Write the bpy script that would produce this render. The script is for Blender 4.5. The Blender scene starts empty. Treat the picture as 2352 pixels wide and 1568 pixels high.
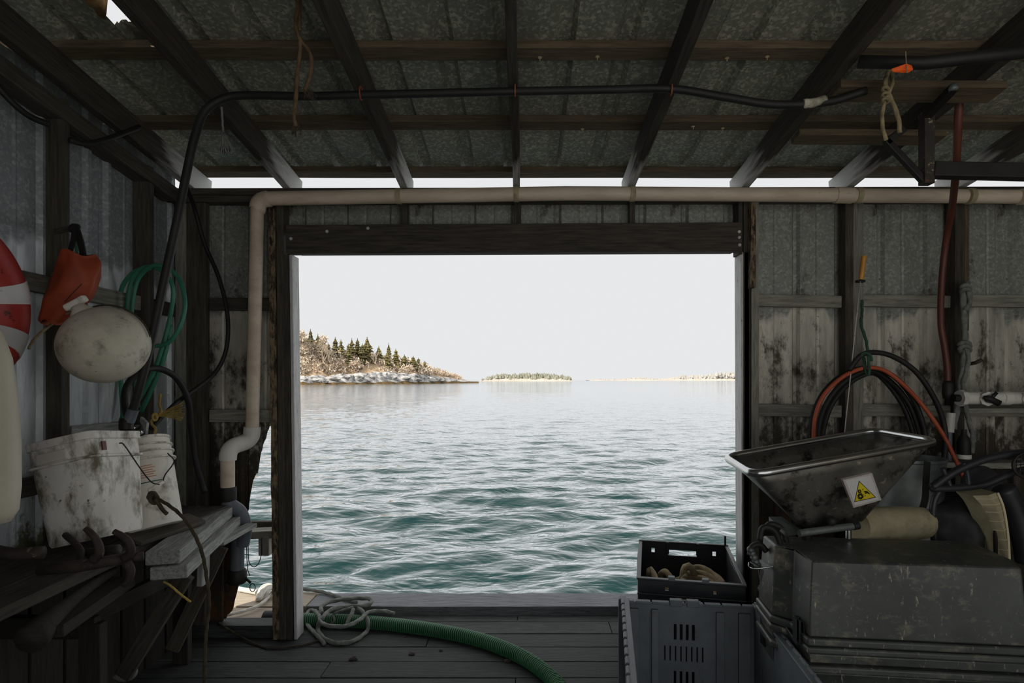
import bpy, bmesh, math, random
import numpy as np
from mathutils import Vector, Matrix, Euler, Quaternion, noise as mnoise

random.seed(7)
SC = bpy.context.scene
COL = SC.collection

# ------------------------------------------------------------------ camera
F = 1300.0            # focal length in pixels of the 2352 px frame
VX, VY = 1205.0, 872.0  # where the view axis meets the frame (horizon row)
H = 1.67              # eye height above the shed floor
cam_d = bpy.data.cameras.new('camera')
cam = bpy.data.objects.new('camera', cam_d)
COL.objects.link(cam)
cam.location = (0, 0, H)
cam.rotation_euler = (math.radians(90), 0, 0)
cam_d.sensor_width = 36.0
cam_d.lens = 36.0 * F / 2352.0
cam_d.shift_x = -(VX - 1176.0) / 2352.0
cam_d.shift_y = (VY - 784.0) / 2352.0
cam_d.clip_start = 0.05
cam_d.clip_end = 9000
SC.camera = cam

# ------------------------------------------------------------------ sky, sun, exposure
world = bpy.data.worlds.new('sky')
SC.world = world
world.use_nodes = True
bg = world.node_tree.nodes['Background']
bg.inputs['Color'].default_value = (0.98, 0.99, 1.0, 1)
bg.inputs['Strength'].default_value = 0.82
sun_d = bpy.data.lights.new('sun', 'SUN')
sun_d.energy = 5.5
sun_d.angle = math.radians(0.6)
sun_d.color = (1.0, 0.93, 0.82)
sun = bpy.data.objects.new('sun', sun_d)
COL.objects.link(sun)
sun.location = (-20, -20, 30)
sun.rotation_euler = Vector((0.50, 0.56, -0.62)).to_track_quat('-Z', 'Y').to_euler()
SC.view_settings.view_transform = 'Standard'
SC.view_settings.look = 'None'
SC.view_settings.exposure = 0.0
SC.view_settings.gamma = 1.0
SC.view_settings.use_curve_mapping = False
SC.cycles.use_denoising = True
SC.cycles.max_bounces = 10
SC.cycles.diffuse_bounces = 6

# ------------------------------------------------------------------ helpers
def W(px, py, Y):
    """world point seen at pixel (px, py) of the photograph when it lies at distance Y"""
    return Vector(((px - VX) * Y / F, Y, H - (py - VY) * Y / F))

def on_floor(px, py, z=0.0):
    Y = F * (H - z) / (py - VY)
    return Vector(((px - VX) * Y / F, Y, z))

WM = {}
def wm(o):
    return WM.get(o.name, Matrix.Identity(4))

def link(o, parent=None, M=None, kind=None):
    M = M or Matrix.Identity(4)
    COL.objects.link(o)
    o.matrix_basis = M
    WM[o.name] = M
    if parent is not None:
        o.parent = parent
        o.matrix_parent_inverse = wm(parent).inverted()
    if kind:
        o['kind'] = kind
    return o

def tag(o, label, cat, group=None, kind=None):
    o['label'] = label
    o['category'] = cat
    if group:
        o['group'] = group
    if kind:
        o['kind'] = kind
    return o

def thing(name, label, cat, loc=(0, 0, 0), group=None):
    o = bpy.data.objects.new(name, None)
    o.empty_display_size = 0.05
    link(o, None, Matrix.Translation(Vector(loc)))
    return tag(o, label, cat, group)

def structure(name, loc=(0, 0, 0)):
    o = bpy.data.objects.new(name, None)
    o.empty_display_size = 0.05
    link(o, None, Matrix.Translation(Vector(loc)))
    o['kind'] = 'structure'
    return o

def cr(pts, n=8, closed=False):
    """Catmull-Rom through pts"""
    P = [Vector(p) for p in pts]
    out = []
    m = len(P)
    rng = range(m) if closed else range(m - 1)
    for i in rng:
        if closed:
            a, b, c, d = P[(i - 1) % m], P[i], P[(i + 1) % m], P[(i + 2) % m]
        else:
            b, c = P[i], P[i + 1]
            a = P[i - 1] if i > 0 else b * 2 - c
            d = P[i + 2] if i + 2 < m else c * 2 - b
        for k in range(n):
            t = k / n
            out.append(0.5 * ((2 * b) + (c - a) * t + (2 * a - 5 * b + 4 * c - d) * t * t + (3 * b - a - 3 * c + d) * t ** 3))
    if not closed:
        out.append(P[-1].copy())
    return out

def resample(pts, step, closed=False):
    P = list(pts)
    if closed:
        P = P + [P[0]]
    L = [0.0]
    for a, b in zip(P, P[1:]):
        L.append(L[-1] + (b - a).length)
    n = max(2, int(round(L[-1] / step)))
    out = []
    j = 0
    cnt = n if closed else n + 1
    for i in range(cnt):
        s = L[-1] * i / n
        while j < len(L) - 2 and L[j + 1] < s:
            j += 1
        d = L[j + 1] - L[j]
        t = (s - L[j]) / d if d > 1e-9 else 0
        out.append(P[j].lerp(P[j + 1], t))
    return out

class MB:
    """collects geometry, then links it as ONE mesh object"""
    def __init__(self):
        self.v, self.f = [], []

    def add(self, verts, faces):
        b = len(self.v)
        self.v += [tuple(v) for v in verts]
        self.f += [tuple(b + i for i in f) for f in faces]
        return self

    def box(self, c, s, R=None):
        c = Vector(c)
        hx, hy, hz = s[0] / 2, s[1] / 2, s[2] / 2
        vs = [Vector((x, y, z)) for x in (-hx, hx) for y in (-hy, hy) for z in (-hz, hz)]
        if R is not None:
            vs = [R @ v for v in vs]
        vs = [v + c for v in vs]
        return self.add(vs, [(0, 1, 3, 2), (4, 6, 7, 5), (0, 4, 5, 1), (2, 3, 7, 6), (0, 2, 6, 4), (1, 5, 7, 3)])

    def bar(self, p0, p1, w, h, up=(0, 0, 1)):
        p0, p1 = Vector(p0), Vector(p1)
        M = frame(p0, p1, up)
        L = (p1 - p0).length
        R = M.to_3x3()
        return self.box((p0 + p1) / 2, (L, w, h), R)

    def tube(self, pts, r, segs=10, closed=False, cap=True, rfun=None, up=None):
        P = [Vector(p) for p in pts]
        n = len(P)
        T = []
        for i in range(n):
            if closed:
                t = P[(i + 1) % n] - P[(i - 1) % n]
            else:
                t = P[min(i + 1, n - 1)] - P[max(i - 1, 0)]
            T.append(t.normalized() if t.length > 1e-9 else Vector((0, 0, 1)))
        ref = Vector(up) if up else (Vector((0, 0, 1)) if abs(T[0].z) < 0.9 else Vector((1, 0, 0)))
        nrm = (ref - T[0] * ref.dot(T[0])).normalized()
        rings = []
        s = 0.0
        for i in range(n):
            if i:
                s += (P[i] - P[i - 1]).length
                q = T[i - 1].rotation_difference(T[i])
                nrm = q @ nrm
                nrm = (nrm - T[i] * nrm.dot(T[i])).normalized()
            bn = T[i].cross(nrm)
            rr = r[i] if isinstance(r, (list, tuple)) else r
            ring = []
            for k in range(segs):
                a = 2 * math.pi * k / segs
                rk = rr if rfun is None else rr * rfun(s, a)
                ring.append(P[i] + (nrm * math.cos(a) + bn * math.sin(a)) * rk)
            rings.append(ring)
        base = len(self.v)
        for ring in rings:
            self.v += [tuple(v) for v in ring]
        m = n if closed else n - 1
        for i in range(m):
            j = (i + 1) % n
            for k in range(segs):
                k2 = (k + 1) % segs
                self.f.append((base + i * segs + k, base + i * segs + k2, base + j * segs + k2, base + j * segs + k))
        if cap and not closed:
            self.f.append(tuple(base + k for k in reversed(range(segs))))
            self.f.append(tuple(base + (n - 1) * segs + k for k in range(segs)))
        return self

    def rope(self, pts, r, closed=False, segs=9, pitch=None, seed=0):
        pitch = pitch or 7 * r
        P = resample(pts, max(r * 1.1, 0.004), closed)
        return self.tube(P, r, segs, closed, True, lambda s, a: 1 + 0.16 * math.cos(3 * (a - 2 * math.pi * s / (3 * pitch) * 1.0 - seed)))

    def lathe(self, prof, M=None, segs=24, cap0=True, cap1=True, rmod=None):
        """prof: list of (r, z); M places the local z axis"""
        M = M or Matrix.Identity(4)
        base = len(self.v)
        n = len(prof)
        for (r, z) in prof:
            for k in range(segs):
                a = 2 * math.pi * k / segs
                rr = r * (rmod(a, z) if rmod else 1)
                self.v.append(tuple(M @ Vector((rr * math.cos(a), rr * math.sin(a), z))))
        for i in range(n - 1):
            for k in range(segs):
                k2 = (k + 1) % segs
                self.f.append((base + i * segs + k, base + i * segs + k2, base + (i + 1) * segs + k2, base + (i + 1) * segs + k))
        if cap0:
            self.f.append(tuple(base + k for k in reversed(range(segs))))
        if cap1:
            self.f.append(tuple(base + (n - 1) * segs + k for k in range(segs)))
        return self

    def prism(self, poly, z0, z1, M=None, taper=1.0, centre=None):
        M = M or Matrix.Identity(4)
        n = len(poly)
        c = centre or (sum(p[0] for p in poly) / n, sum(p[1] for p in poly) / n)
        vs = [M @ Vector((x, y, z0)) for x, y in poly]
        vs += [M @ Vector((c[0] + (x - c[0]) * taper, c[1] + (y - c[1]) * taper, z1)) for x, y in poly]
        fs = [tuple(reversed(range(n))), tuple(range(n, 2 * n))]
        fs += [(i, (i + 1) % n, n + (i + 1) % n, n + i) for i in range(n)]
        return self.add(vs, fs)

    def mesh(self, name, smooth=False):
        me = bpy.data.meshes.new(name)
        me.from_pydata(self.v, [], self.f)
        me.update()
        if smooth:
            me.polygons.foreach_set('use_smooth', [True] * len(me.polygons))
        return me

    def build(self, name, mat, parent=None, smooth=False, M=None, bevel=0, solid=0, loc=None, kind=None, sub=0, angle=None):
        """vertices are world coordinates unless M is given (then they are local to M).
        loc puts the origin there without moving the shape."""
        if M is None:
            if loc is None:
                n = len(self.v)
                loc = (sum(v[0] for v in self.v) / n, sum(v[1] for v in self.v) / n, min(v[2] for v in self.v))
            L = Vector(loc)
            self.v = [(v[0] - L.x, v[1] - L.y, v[2] - L.z) for v in self.v]
            M = Matrix.Translation(L)
        me = self.mesh(name, smooth)
        o = bpy.data.objects.new(name, me)
        me.materials.append(MAT[mat] if isinstance(mat, str) else mat)
        link(o, parent, M, kind)
        mods(o, bevel, solid, sub)
        if angle is not None:
            sharp_by_angle(me, angle)
        return o

def sharp_by_angle(me, deg):
    bm = bmesh.new()
    bm.from_mesh(me)
    lim = math.radians(deg)
    for e in bm.edges:
        if len(e.link_faces) == 2:
            e.smooth = e.calc_face_angle(0) < lim
    for f in bm.faces:
        f.smooth = True
    bm.to_mesh(me)
    bm.free()

def mods(o, bevel=0, solid=0, sub=0):
    if solid:
        m = o.modifiers.new('thickness', 'SOLIDIFY')
        m.thickness = solid
        m.offset = 0
    if bevel:
        m = o.modifiers.new('bevel', 'BEVEL')
        m.width = bevel
        m.segments = 2 if bevel < 0.012 else 4
        m.limit_method = 'ANGLE'
        m.angle_limit = math.radians(40)
    if sub:
        m = o.modifiers.new('subdivision', 'SUBSURF')
        m.levels = sub
        m.render_levels = sub

def frame(p0, p1, up=(0, 0, 1)):
    x = (Vector(p1) - Vector(p0)).normalized()
    u = Vector(up)
    y = u.cross(x)
    if y.length < 1e-5:
        y = Vector((0, 1, 0)).cross(x)
    y.normalize()
    z = x.cross(y)
    M = Matrix((x, y, z)).transposed().to_4x4()
    return M

def beam(name, p0, p1, w, h, mat, parent=None, up=(0, 0, 1), bevel=0.004, kind=None, warp=0.0, wane=0.0):
    """a plank from p0 to p1 (centre line); w across, h along up. Local x is the grain."""
    p0, p1 = Vector(p0), Vector(p1)
    M = frame(p0, p1, up)
    L = (p1 - p0).length
    M.translation = (p0 + p1) / 2
    n = max(1, min(24, int(L / 0.12))) if (warp or wane) else 1
    mb = MB()
    vs, fs = [], []
    sd = random.random() * 50
    for i in range(n + 1):
        x = -L / 2 + L * i / n
        dy = warp * mnoise.noise(Vector((x * 1.3, sd, 0)))
        dz = warp * mnoise.noise(Vector((x * 1.3, sd, 7)))
        for sy, sz in ((-1, -1), (1, -1), (1, 1), (-1, 1)):
            k = wane * (mnoise.noise(Vector((x * 6, sd + sy * 3, sz * 5))))
            vs.append((x, sy * (w / 2 + k) + dy, sz * (h / 2 + k) + dz))
    for i in range(n):
        for k in range(4):
            k2 = (k + 1) % 4
            fs.append((i * 4 + k, i * 4 + k2, i * 4 + 4 + k2, i * 4 + 4 + k))
    fs.append((3, 2, 1, 0))
    fs.append((n * 4, n * 4 + 1, n * 4 + 2, n * 4 + 3))
    mb.add(vs, fs)
    return mb.build(name, mat, parent, M=M, bevel=bevel, kind=kind)

def holed_panel(name, w, h, holes, mat, parent, M, t=0.006, cuts_x=(), cuts_z=(), bend=None, bevel=0):
    """flat panel in local xz (x 0..w, z 0..h) with rectangular openings (x0,x1,z0,z1)"""
    xs = sorted(set([0, w] + [a for q in holes for a in q[:2]] + list(cuts_x)))
    zs = sorted(set([0, h] + [a for q in holes for a in q[2:]] + list(cuts_z)))
    mb = MB()
    vs = [(x, 0, z) for z in zs for x in xs]
    nx = len(xs)
    fs = []
    for j in range(len(zs) - 1):
        for i in range(nx - 1):
            cx, cz = (xs[i] + xs[i + 1]) / 2, (zs[j] + zs[j + 1]) / 2
            if any(q[0] < cx < q[1] and q[2] < cz < q[3] for q in holes):
                continue
            fs.append((j * nx + i, j * nx + i + 1, (j + 1) * nx + i + 1, (j + 1) * nx + i))
    if bend:
        vs = [bend(*v) for v in vs]
    mb.add(vs, fs)
    return mb.build(name, mat, parent, M=M, solid=t, bevel=bevel)

# ------------------------------------------------------------------ materials
MAT = {}
def srgb(r, g, b):
    def l(c):
        c /= 255.0
        return c / 12.92 if c <= 0.04045 else ((c + 0.055) / 1.055) ** 2.4
    return (l(r), l(g), l(b), 1)

def material(name, c1, c2, scale=4.0, stretch=(1, 1, 1), rough=0.7, metal=0.0, bump=0.2, bump_scale=None,
             specks=None, specks2=None, contrast=(0.3, 0.7), per_object=0.12, detail=6.0, spec=0.5, rough2=None, coords='Object', coat=0.0):
    m = bpy.data.materials.new(name)
    m.use_nodes = True
    nt = m.node_tree
    N, Lk = nt.nodes, nt.links
    p = N['Principled BSDF']
    tc = N.new('ShaderNodeTexCoord')
    mp = N.new('ShaderNodeMapping')
    mp.inputs['Scale'].default_value = stretch
    Lk.new(tc.outputs[coords], mp.inputs['Vector'])
    oi = N.new('ShaderNodeObjectInfo')
    ad = N.new('ShaderNodeVectorMath'); ad.operation = 'ADD'
    sc = N.new('ShaderNodeVectorMath'); sc.operation = 'SCALE'
    cmb = N.new('ShaderNodeCombineXYZ')
    for k in range(3):
        Lk.new(oi.outputs['Random'], cmb.inputs[k])
    Lk.new(cmb.outputs[0], sc.inputs[0]); sc.inputs['Scale'].default_value = 37.0
    Lk.new(mp.outputs[0], ad.inputs[0]); Lk.new(sc.outputs[0], ad.inputs[1])
    no = N.new('ShaderNodeTexNoise')
    no.inputs['Scale'].default_value = scale
    no.inputs['Detail'].default_value = detail
    no.inputs['Roughness'].default_value = 0.62
    Lk.new(ad.outputs[0], no.inputs['Vector'])
    rp = N.new('ShaderNodeValToRGB')
    rp.color_ramp.elements[0].position, rp.color_ramp.elements[1].position = contrast
    rp.color_ramp.elements[0].color = c1
    rp.color_ramp.elements[1].color = c2
    Lk.new(no.outputs['Fac'], rp.inputs['Fac'])
    col = rp.outputs['Color']
    for spk in (specks, specks2):
        if not spk:
            continue
        sc_col, sc_scale, lo, hi = spk[:4]
        n2 = N.new('ShaderNodeTexNoise')
        n2.inputs['Scale'].default_value = sc_scale
        n2.inputs['Detail'].default_value = 5
        n2.inputs['Roughness'].default_value = 0.7
        if len(spk) > 4:
            mp2 = N.new('ShaderNodeMapping'); mp2.inputs['Scale'].default_value = spk[4]
            Lk.new(tc.outputs[coords], mp2.inputs['Vector'])
            ad2 = N.new('ShaderNodeVectorMath'); ad2.operation = 'ADD'
            Lk.new(mp2.outputs[0], ad2.inputs[0]); Lk.new(sc.outputs[0], ad2.inputs[1])
            Lk.new(ad2.outputs[0], n2.inputs['Vector'])
        else:
            Lk.new(ad.outputs[0], n2.inputs['Vector'])
        r2 = N.new('ShaderNodeValToRGB')
        r2.color_ramp.elements[0].position, r2.color_ramp.elements[1].position = lo, hi
        Lk.new(n2.outputs['Fac'], r2.inputs['Fac'])
        mx = N.new('ShaderNodeMix'); mx.data_type = 'RGBA'
        Lk.new(r2.outputs['Color'], mx.inputs['Factor'])
        Lk.new(col, mx.inputs['A']); mx.inputs['B'].default_value = sc_col
        col = mx.outputs['Result']
    if per_object:
        mr = N.new('ShaderNodeMapRange')
        mr.inputs['To Min'].default_value = 1 - per_object
        mr.inputs['To Max'].default_value = 1 + per_object
        Lk.new(oi.outputs['Random'], mr.inputs['Value'])
        hs = N.new('ShaderNodeHueSaturation')
        Lk.new(mr.outputs[0], hs.inputs['Value'])
        Lk.new(col, hs.inputs['Color'])
        col = hs.outputs['Color']
    Lk.new(col, p.inputs['Base Color'])
    p.inputs['Roughness'].default_value = rough
    p.inputs['Metallic'].default_value = metal
    p.inputs['Specular IOR Level'].default_value = spec
    p.inputs['Coat Weight'].default_value = coat
    if rough2 is not None:
        mr2 = N.new('ShaderNodeMapRange')
        mr2.inputs['To Min'].default_value = rough; mr2.inputs['To Max'].default_value = rough2
        Lk.new(no.outputs['Fac'], mr2.inputs['Value']); Lk.new(mr2.outputs[0], p.inputs['Roughness'])
    if bump:
        bp = N.new('ShaderNodeBump')
        bp.inputs['Strength'].default_value = bump
        bp.inputs['Distance'].default_value = 0.01
        if bump_scale:
            n3 = N.new('ShaderNodeTexNoise'); n3.inputs['Scale'].default_value = bump_scale; n3.inputs['Detail'].default_value = 4
            Lk.new(ad.outputs[0], n3.inputs['Vector']); Lk.new(n3.outputs['Fac'], bp.inputs['Height'])
        else:
            Lk.new(no.outputs['Fac'], bp.inputs['Height'])
        Lk.new(bp.outputs[0], p.inputs['Normal'])
    MAT[name] = m
    return m

WD = (1.2, 14, 14)
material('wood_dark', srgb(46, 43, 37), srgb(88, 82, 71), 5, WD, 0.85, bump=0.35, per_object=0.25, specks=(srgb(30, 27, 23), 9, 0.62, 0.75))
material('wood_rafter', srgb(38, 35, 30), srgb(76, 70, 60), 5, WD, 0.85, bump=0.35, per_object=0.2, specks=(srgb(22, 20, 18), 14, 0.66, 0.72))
material('wood_shaded', srgb(26, 24, 21), srgb(52, 48, 42), 5, WD, 0.85, bump=0.35, per_object=0.25)  # darker wood for the lower left, shade put into the colour
material('wood_brown', srgb(66, 56, 43), srgb(108, 94, 74), 5, WD, 0.8, bump=0.3, per_object=0.2, specks=(srgb(40, 32, 24), 10, 0.62, 0.74))
material('wood_grey', srgb(96, 96, 88), srgb(156, 154, 142), 5, WD, 0.85, bump=0.4, per_object=0.15, specks=(srgb(58, 54, 46), 10, 0.6, 0.74))
material('wood_pale', srgb(176, 176, 176), srgb(220, 220, 220), 5, WD, 0.85, bump=0.4, per_object=0.1, specks=(srgb(64, 60, 54), 10, 0.58, 0.68))
material('wood_bench', srgb(112, 116, 112), srgb(178, 180, 174), 6, WD, 0.85, bump=0.4, per_object=0.12, specks=(srgb(62, 62, 58), 14, 0.6, 0.7))
material('wood_floor', srgb(36, 38, 38), srgb(80, 82, 82), 5, WD, 0.62, bump=0.5, per_object=0.22, specks=(srgb(26, 26, 25), 11, 0.56, 0.66), specks2=(srgb(150, 152, 152), 22, 0.66, 0.74), rough2=0.85)
material('wood_curb', srgb(94, 96, 100), srgb(144, 146, 150), 5, WD, 0.75, bump=0.45, per_object=0.05, specks=(srgb(60, 56, 52), 12, 0.6, 0.66))
material('wood_deck', srgb(150, 138, 120), srgb(182, 170, 154), 5, WD, 0.8, bump=0.3, per_object=0.08)
material('bark', srgb(66, 54, 40), srgb(138, 120, 96), 9, (1.5, 5, 5), 0.9, bump=0.9, per_object=0.1, contrast=(0.42, 0.56), specks=(srgb(46, 36, 28), 6, 0.56, 0.6))
material('pvc', srgb(190, 172, 152), srgb(226, 210, 190), 3, (1, 4, 4), 0.5, bump=0.05, per_object=0.05, specks=(srgb(52, 44, 36), 32, 0.70, 0.74), specks2=(srgb(116, 100, 82), 6, 0.62, 0.8))
material('pvc_white', srgb(196, 194, 186), srgb(224, 222, 214), 4, (1, 1, 1), 0.45, bump=0.05, specks=(srgb(96, 88, 74), 14, 0.6, 0.72))
material('pvc_grey', srgb(74, 80, 88), srgb(108, 114, 122), 6, rough=0.5, bump=0.08, specks=(srgb(150, 152, 150), 20, 0.66, 0.76))
material('rubber_black', srgb(22, 22, 21), srgb(38, 38, 36), 8, rough=0.6, bump=0.06, per_object=0.05, spec=0.45)
material('steel_black', srgb(26, 24, 22), srgb(46, 42, 37), 9, rough=0.55, bump=0.2, metal=0.3)
material('paint_worn', srgb(34, 31, 27), srgb(58, 52, 44), 8, rough=0.6, bump=0.3, specks=(srgb(160, 150, 118), 15, 0.58, 0.63), specks2=(srgb(126, 62, 34), 17, 0.64, 0.68))
material('plastic_black', srgb(30, 31, 35), srgb(50, 52, 57), 7, rough=0.42, bump=0.05, per_object=0.05, specks=(srgb(86, 88, 90), 40, 0.68, 0.78))
material('plastic_tub', srgb(56, 60, 58), srgb(82, 86, 82), 5, rough=0.42, bump=0.06, per_object=0.04, specks=(srgb(134, 128, 110), 9, 0.54, 0.76, (1, 1, 1.8)), specks2=(srgb(170, 162, 140), 34, 0.61, 0.70, (1.6, 1, 0.5)))
material('plastic_grey', srgb(88, 95, 99), srgb(116, 124, 128), 4, rough=0.5, bump=0.05, per_object=0.04, specks=(srgb(84, 84, 78), 9, 0.6, 0.75))
material('stainless', srgb(196, 198, 198), srgb(224, 226, 226), 6, rough=0.22, metal=1.0, bump=0.05, per_object=0.0)
material('hopper_skin', srgb(98, 96, 90), srgb(140, 138, 130), 5, rough=0.34, metal=0.85, bump=0.12, per_object=0.0, specks=(srgb(190, 184, 166), 20, 0.60, 0.70, (1, 1, 2.2)), specks2=(srgb(50, 47, 42), 9, 0.52, 0.64), rough2=0.6)
material('galv_dark', srgb(98, 104, 104), srgb(132, 138, 136), 7, rough=0.5, metal=0.5, bump=0.1, specks=(srgb(74, 76, 72), 5, 0.55, 0.7))
material('bucket_white', srgb(218, 214, 204), srgb(242, 240, 234), 4, rough=0.45, bump=0.06, per_object=0.02, specks=(srgb(112, 104, 84), 12, 0.48, 0.66, (1, 1, 0.55)), specks2=(srgb(58, 52, 42), 26, 0.64, 0.72))
material('bucket_worn', srgb(216, 212, 200), srgb(240, 238, 230), 4, rough=0.5, bump=0.06, per_object=0.04, specks=(srgb(104, 96, 76), 6, 0.54, 0.72), specks2=(srgb(64, 58, 48), 30, 0.66, 0.72))
material('buoy_white', srgb(176, 170, 150), srgb(224, 218, 202), 4, rough=0.6, bump=0.06, specks=(srgb(92, 84, 64), 5, 0.54, 0.7), specks2=(srgb(60, 54, 44), 30, 0.68, 0.74))
material('fender_cream', srgb(188, 181, 160), srgb(222, 216, 198), 3, (1, 1, 0.5), 0.55, bump=0.05, specks=(srgb(110, 96, 66), 26, 0.66, 0.72))
material('ring_red', srgb(170, 44, 38), srgb(200, 70, 60), 4, rough=0.5, bump=0.06, specks=(srgb(96, 30, 24), 24, 0.6, 0.68), specks2=(srgb(222, 118, 100), 6, 0.62, 0.75))
material('ring_white', srgb(214, 214, 214), srgb(236, 236, 236), 4, rough=0.5, bump=0.04, specks=(srgb(70, 62, 52), 12, 0.64, 0.68))
material('bag_orange', srgb(130, 50, 23), srgb(170, 72, 34), 7, rough=0.65, bump=0.2, per_object=0.02)
material('orange_bright', srgb(232, 84, 22), srgb(240, 104, 34), 6, rough=0.5, bump=0.05)
material('strap_black', srgb(18, 18, 18), srgb(30, 30, 29), 10, rough=0.8, bump=0.1)
material('hose_green', srgb(44, 112, 88), srgb(66, 144, 116), 5, rough=0.35, bump=0.03, per_object=0.05)
material('hose_orange', srgb(166, 72, 42), srgb(190, 94, 60), 5, rough=0.5, bump=0.05)
material('hose_brown', srgb(84, 42, 31), srgb(108, 56, 43), 5, rough=0.5, bump=0.05)
material('suction_dark', srgb(20, 44, 30), srgb(32, 62, 44), 5, rough=0.5, bump=0.04)
material('suction_green', srgb(52, 112, 72), srgb(78, 140, 96), 5, rough=0.4, bump=0.04)
material('rope_grey', srgb(98, 101, 96), srgb(142, 145, 138), 30, rough=0.95, bump=0.3)
material('rope_white', srgb(198, 194, 184), srgb(232, 228, 220), 30, rough=0.95, bump=0.3)
material('rope_tan', srgb(116, 104, 78), srgb(166, 150, 116), 30, rough=0.95, bump=0.3)
material('rope_brown', srgb(84, 66, 46), srgb(126, 102, 76), 30, rough=0.95, bump=0.3)
material('rope_dark', srgb(46, 40, 31), srgb(80, 71, 54), 30, rough=0.95, bump=0.3)
material('rope_yellow', srgb(142, 120, 58), srgb(188, 164, 88), 30, rough=0.9, bump=0.3)
material('rope_dkgreen', srgb(40, 74, 58), srgb(66, 104, 84), 30, rough=0.9, bump=0.3)
material('iron_rust', srgb(42, 36, 32), srgb(76, 68, 60), 12, rough=0.75, bump=0.4, metal=0.3, specks=(srgb(150, 142, 130), 22, 0.6, 0.72))
material('cloth_beige', srgb(152, 142, 112), srgb(186, 176, 144), 10, rough=0.9, bump=0.15, specks=(srgb(116, 106, 82), 5, 0.56, 0.72))
material('cloth_dark', srgb(30, 31, 31), srgb(54, 56, 56), 6, rough=0.6, bump=0.25)
material('cloth_line', srgb(196, 186, 156), srgb(206, 196, 168), 6, rough=0.9, bump=0)
material('handle_orange', srgb(206, 142, 52), srgb(224, 162, 72), 6, rough=0.45, bump=0.05)
material('sign_white', srgb(212, 210, 208), srgb(226, 224, 222), 6, rough=0.4, bump=0, specks=(srgb(120, 116, 110), 60, 0.68, 0.72))
material('sign_frame', srgb(186, 178, 172), srgb(204, 196, 190), 6, rough=0.4, bump=0)
material('sign_yellow', srgb(214, 194, 34), srgb(224, 204, 44), 6, rough=0.4, bump=0)
material('sign_black', srgb(24, 24, 22), srgb(34, 34, 32), 6, rough=0.5, bump=0)
material('print_orange', srgb(196, 132, 96), srgb(214, 160, 128), 40, rough=0.6, bump=0)
material('print_green', srgb(36, 88, 70), srgb(60, 108, 90), 30, rough=0.6, bump=0)
material('debris', srgb(50, 46, 42), srgb(92, 84, 76), 30, rough=0.9, bump=0.3)
material('washer', srgb(190, 170, 130), srgb(220, 200, 160), 30, rough=0.6, bump=0)
material('strap_rust', srgb(128, 66, 44), srgb(150, 84, 58), 30, rough=0.7, bump=0)
material('rust_flap', srgb(74, 54, 34), srgb(176, 142, 96), 14, rough=0.8, bump=0.3, metal=0.2)

# pale rafter ends: bleached wood plus eave-gap light painted into the colour
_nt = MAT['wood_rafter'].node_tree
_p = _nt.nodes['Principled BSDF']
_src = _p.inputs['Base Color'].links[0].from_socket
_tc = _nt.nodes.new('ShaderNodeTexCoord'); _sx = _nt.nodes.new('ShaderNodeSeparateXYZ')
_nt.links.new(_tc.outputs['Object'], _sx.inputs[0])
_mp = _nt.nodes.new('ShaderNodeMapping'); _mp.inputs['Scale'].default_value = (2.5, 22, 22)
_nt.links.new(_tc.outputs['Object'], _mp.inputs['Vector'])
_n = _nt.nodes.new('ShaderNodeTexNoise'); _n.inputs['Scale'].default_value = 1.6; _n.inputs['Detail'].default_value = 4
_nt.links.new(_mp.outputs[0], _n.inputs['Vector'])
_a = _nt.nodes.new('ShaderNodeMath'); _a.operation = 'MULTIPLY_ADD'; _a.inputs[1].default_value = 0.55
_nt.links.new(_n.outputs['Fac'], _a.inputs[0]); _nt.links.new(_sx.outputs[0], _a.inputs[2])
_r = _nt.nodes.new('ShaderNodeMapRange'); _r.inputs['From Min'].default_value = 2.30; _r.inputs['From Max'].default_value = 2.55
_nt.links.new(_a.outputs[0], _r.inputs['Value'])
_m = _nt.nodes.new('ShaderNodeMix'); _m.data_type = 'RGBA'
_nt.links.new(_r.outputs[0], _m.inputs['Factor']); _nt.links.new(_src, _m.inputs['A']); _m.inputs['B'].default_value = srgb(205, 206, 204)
_nt.links.new(_m.outputs['Result'], _p.inputs['Base Color'])

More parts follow.
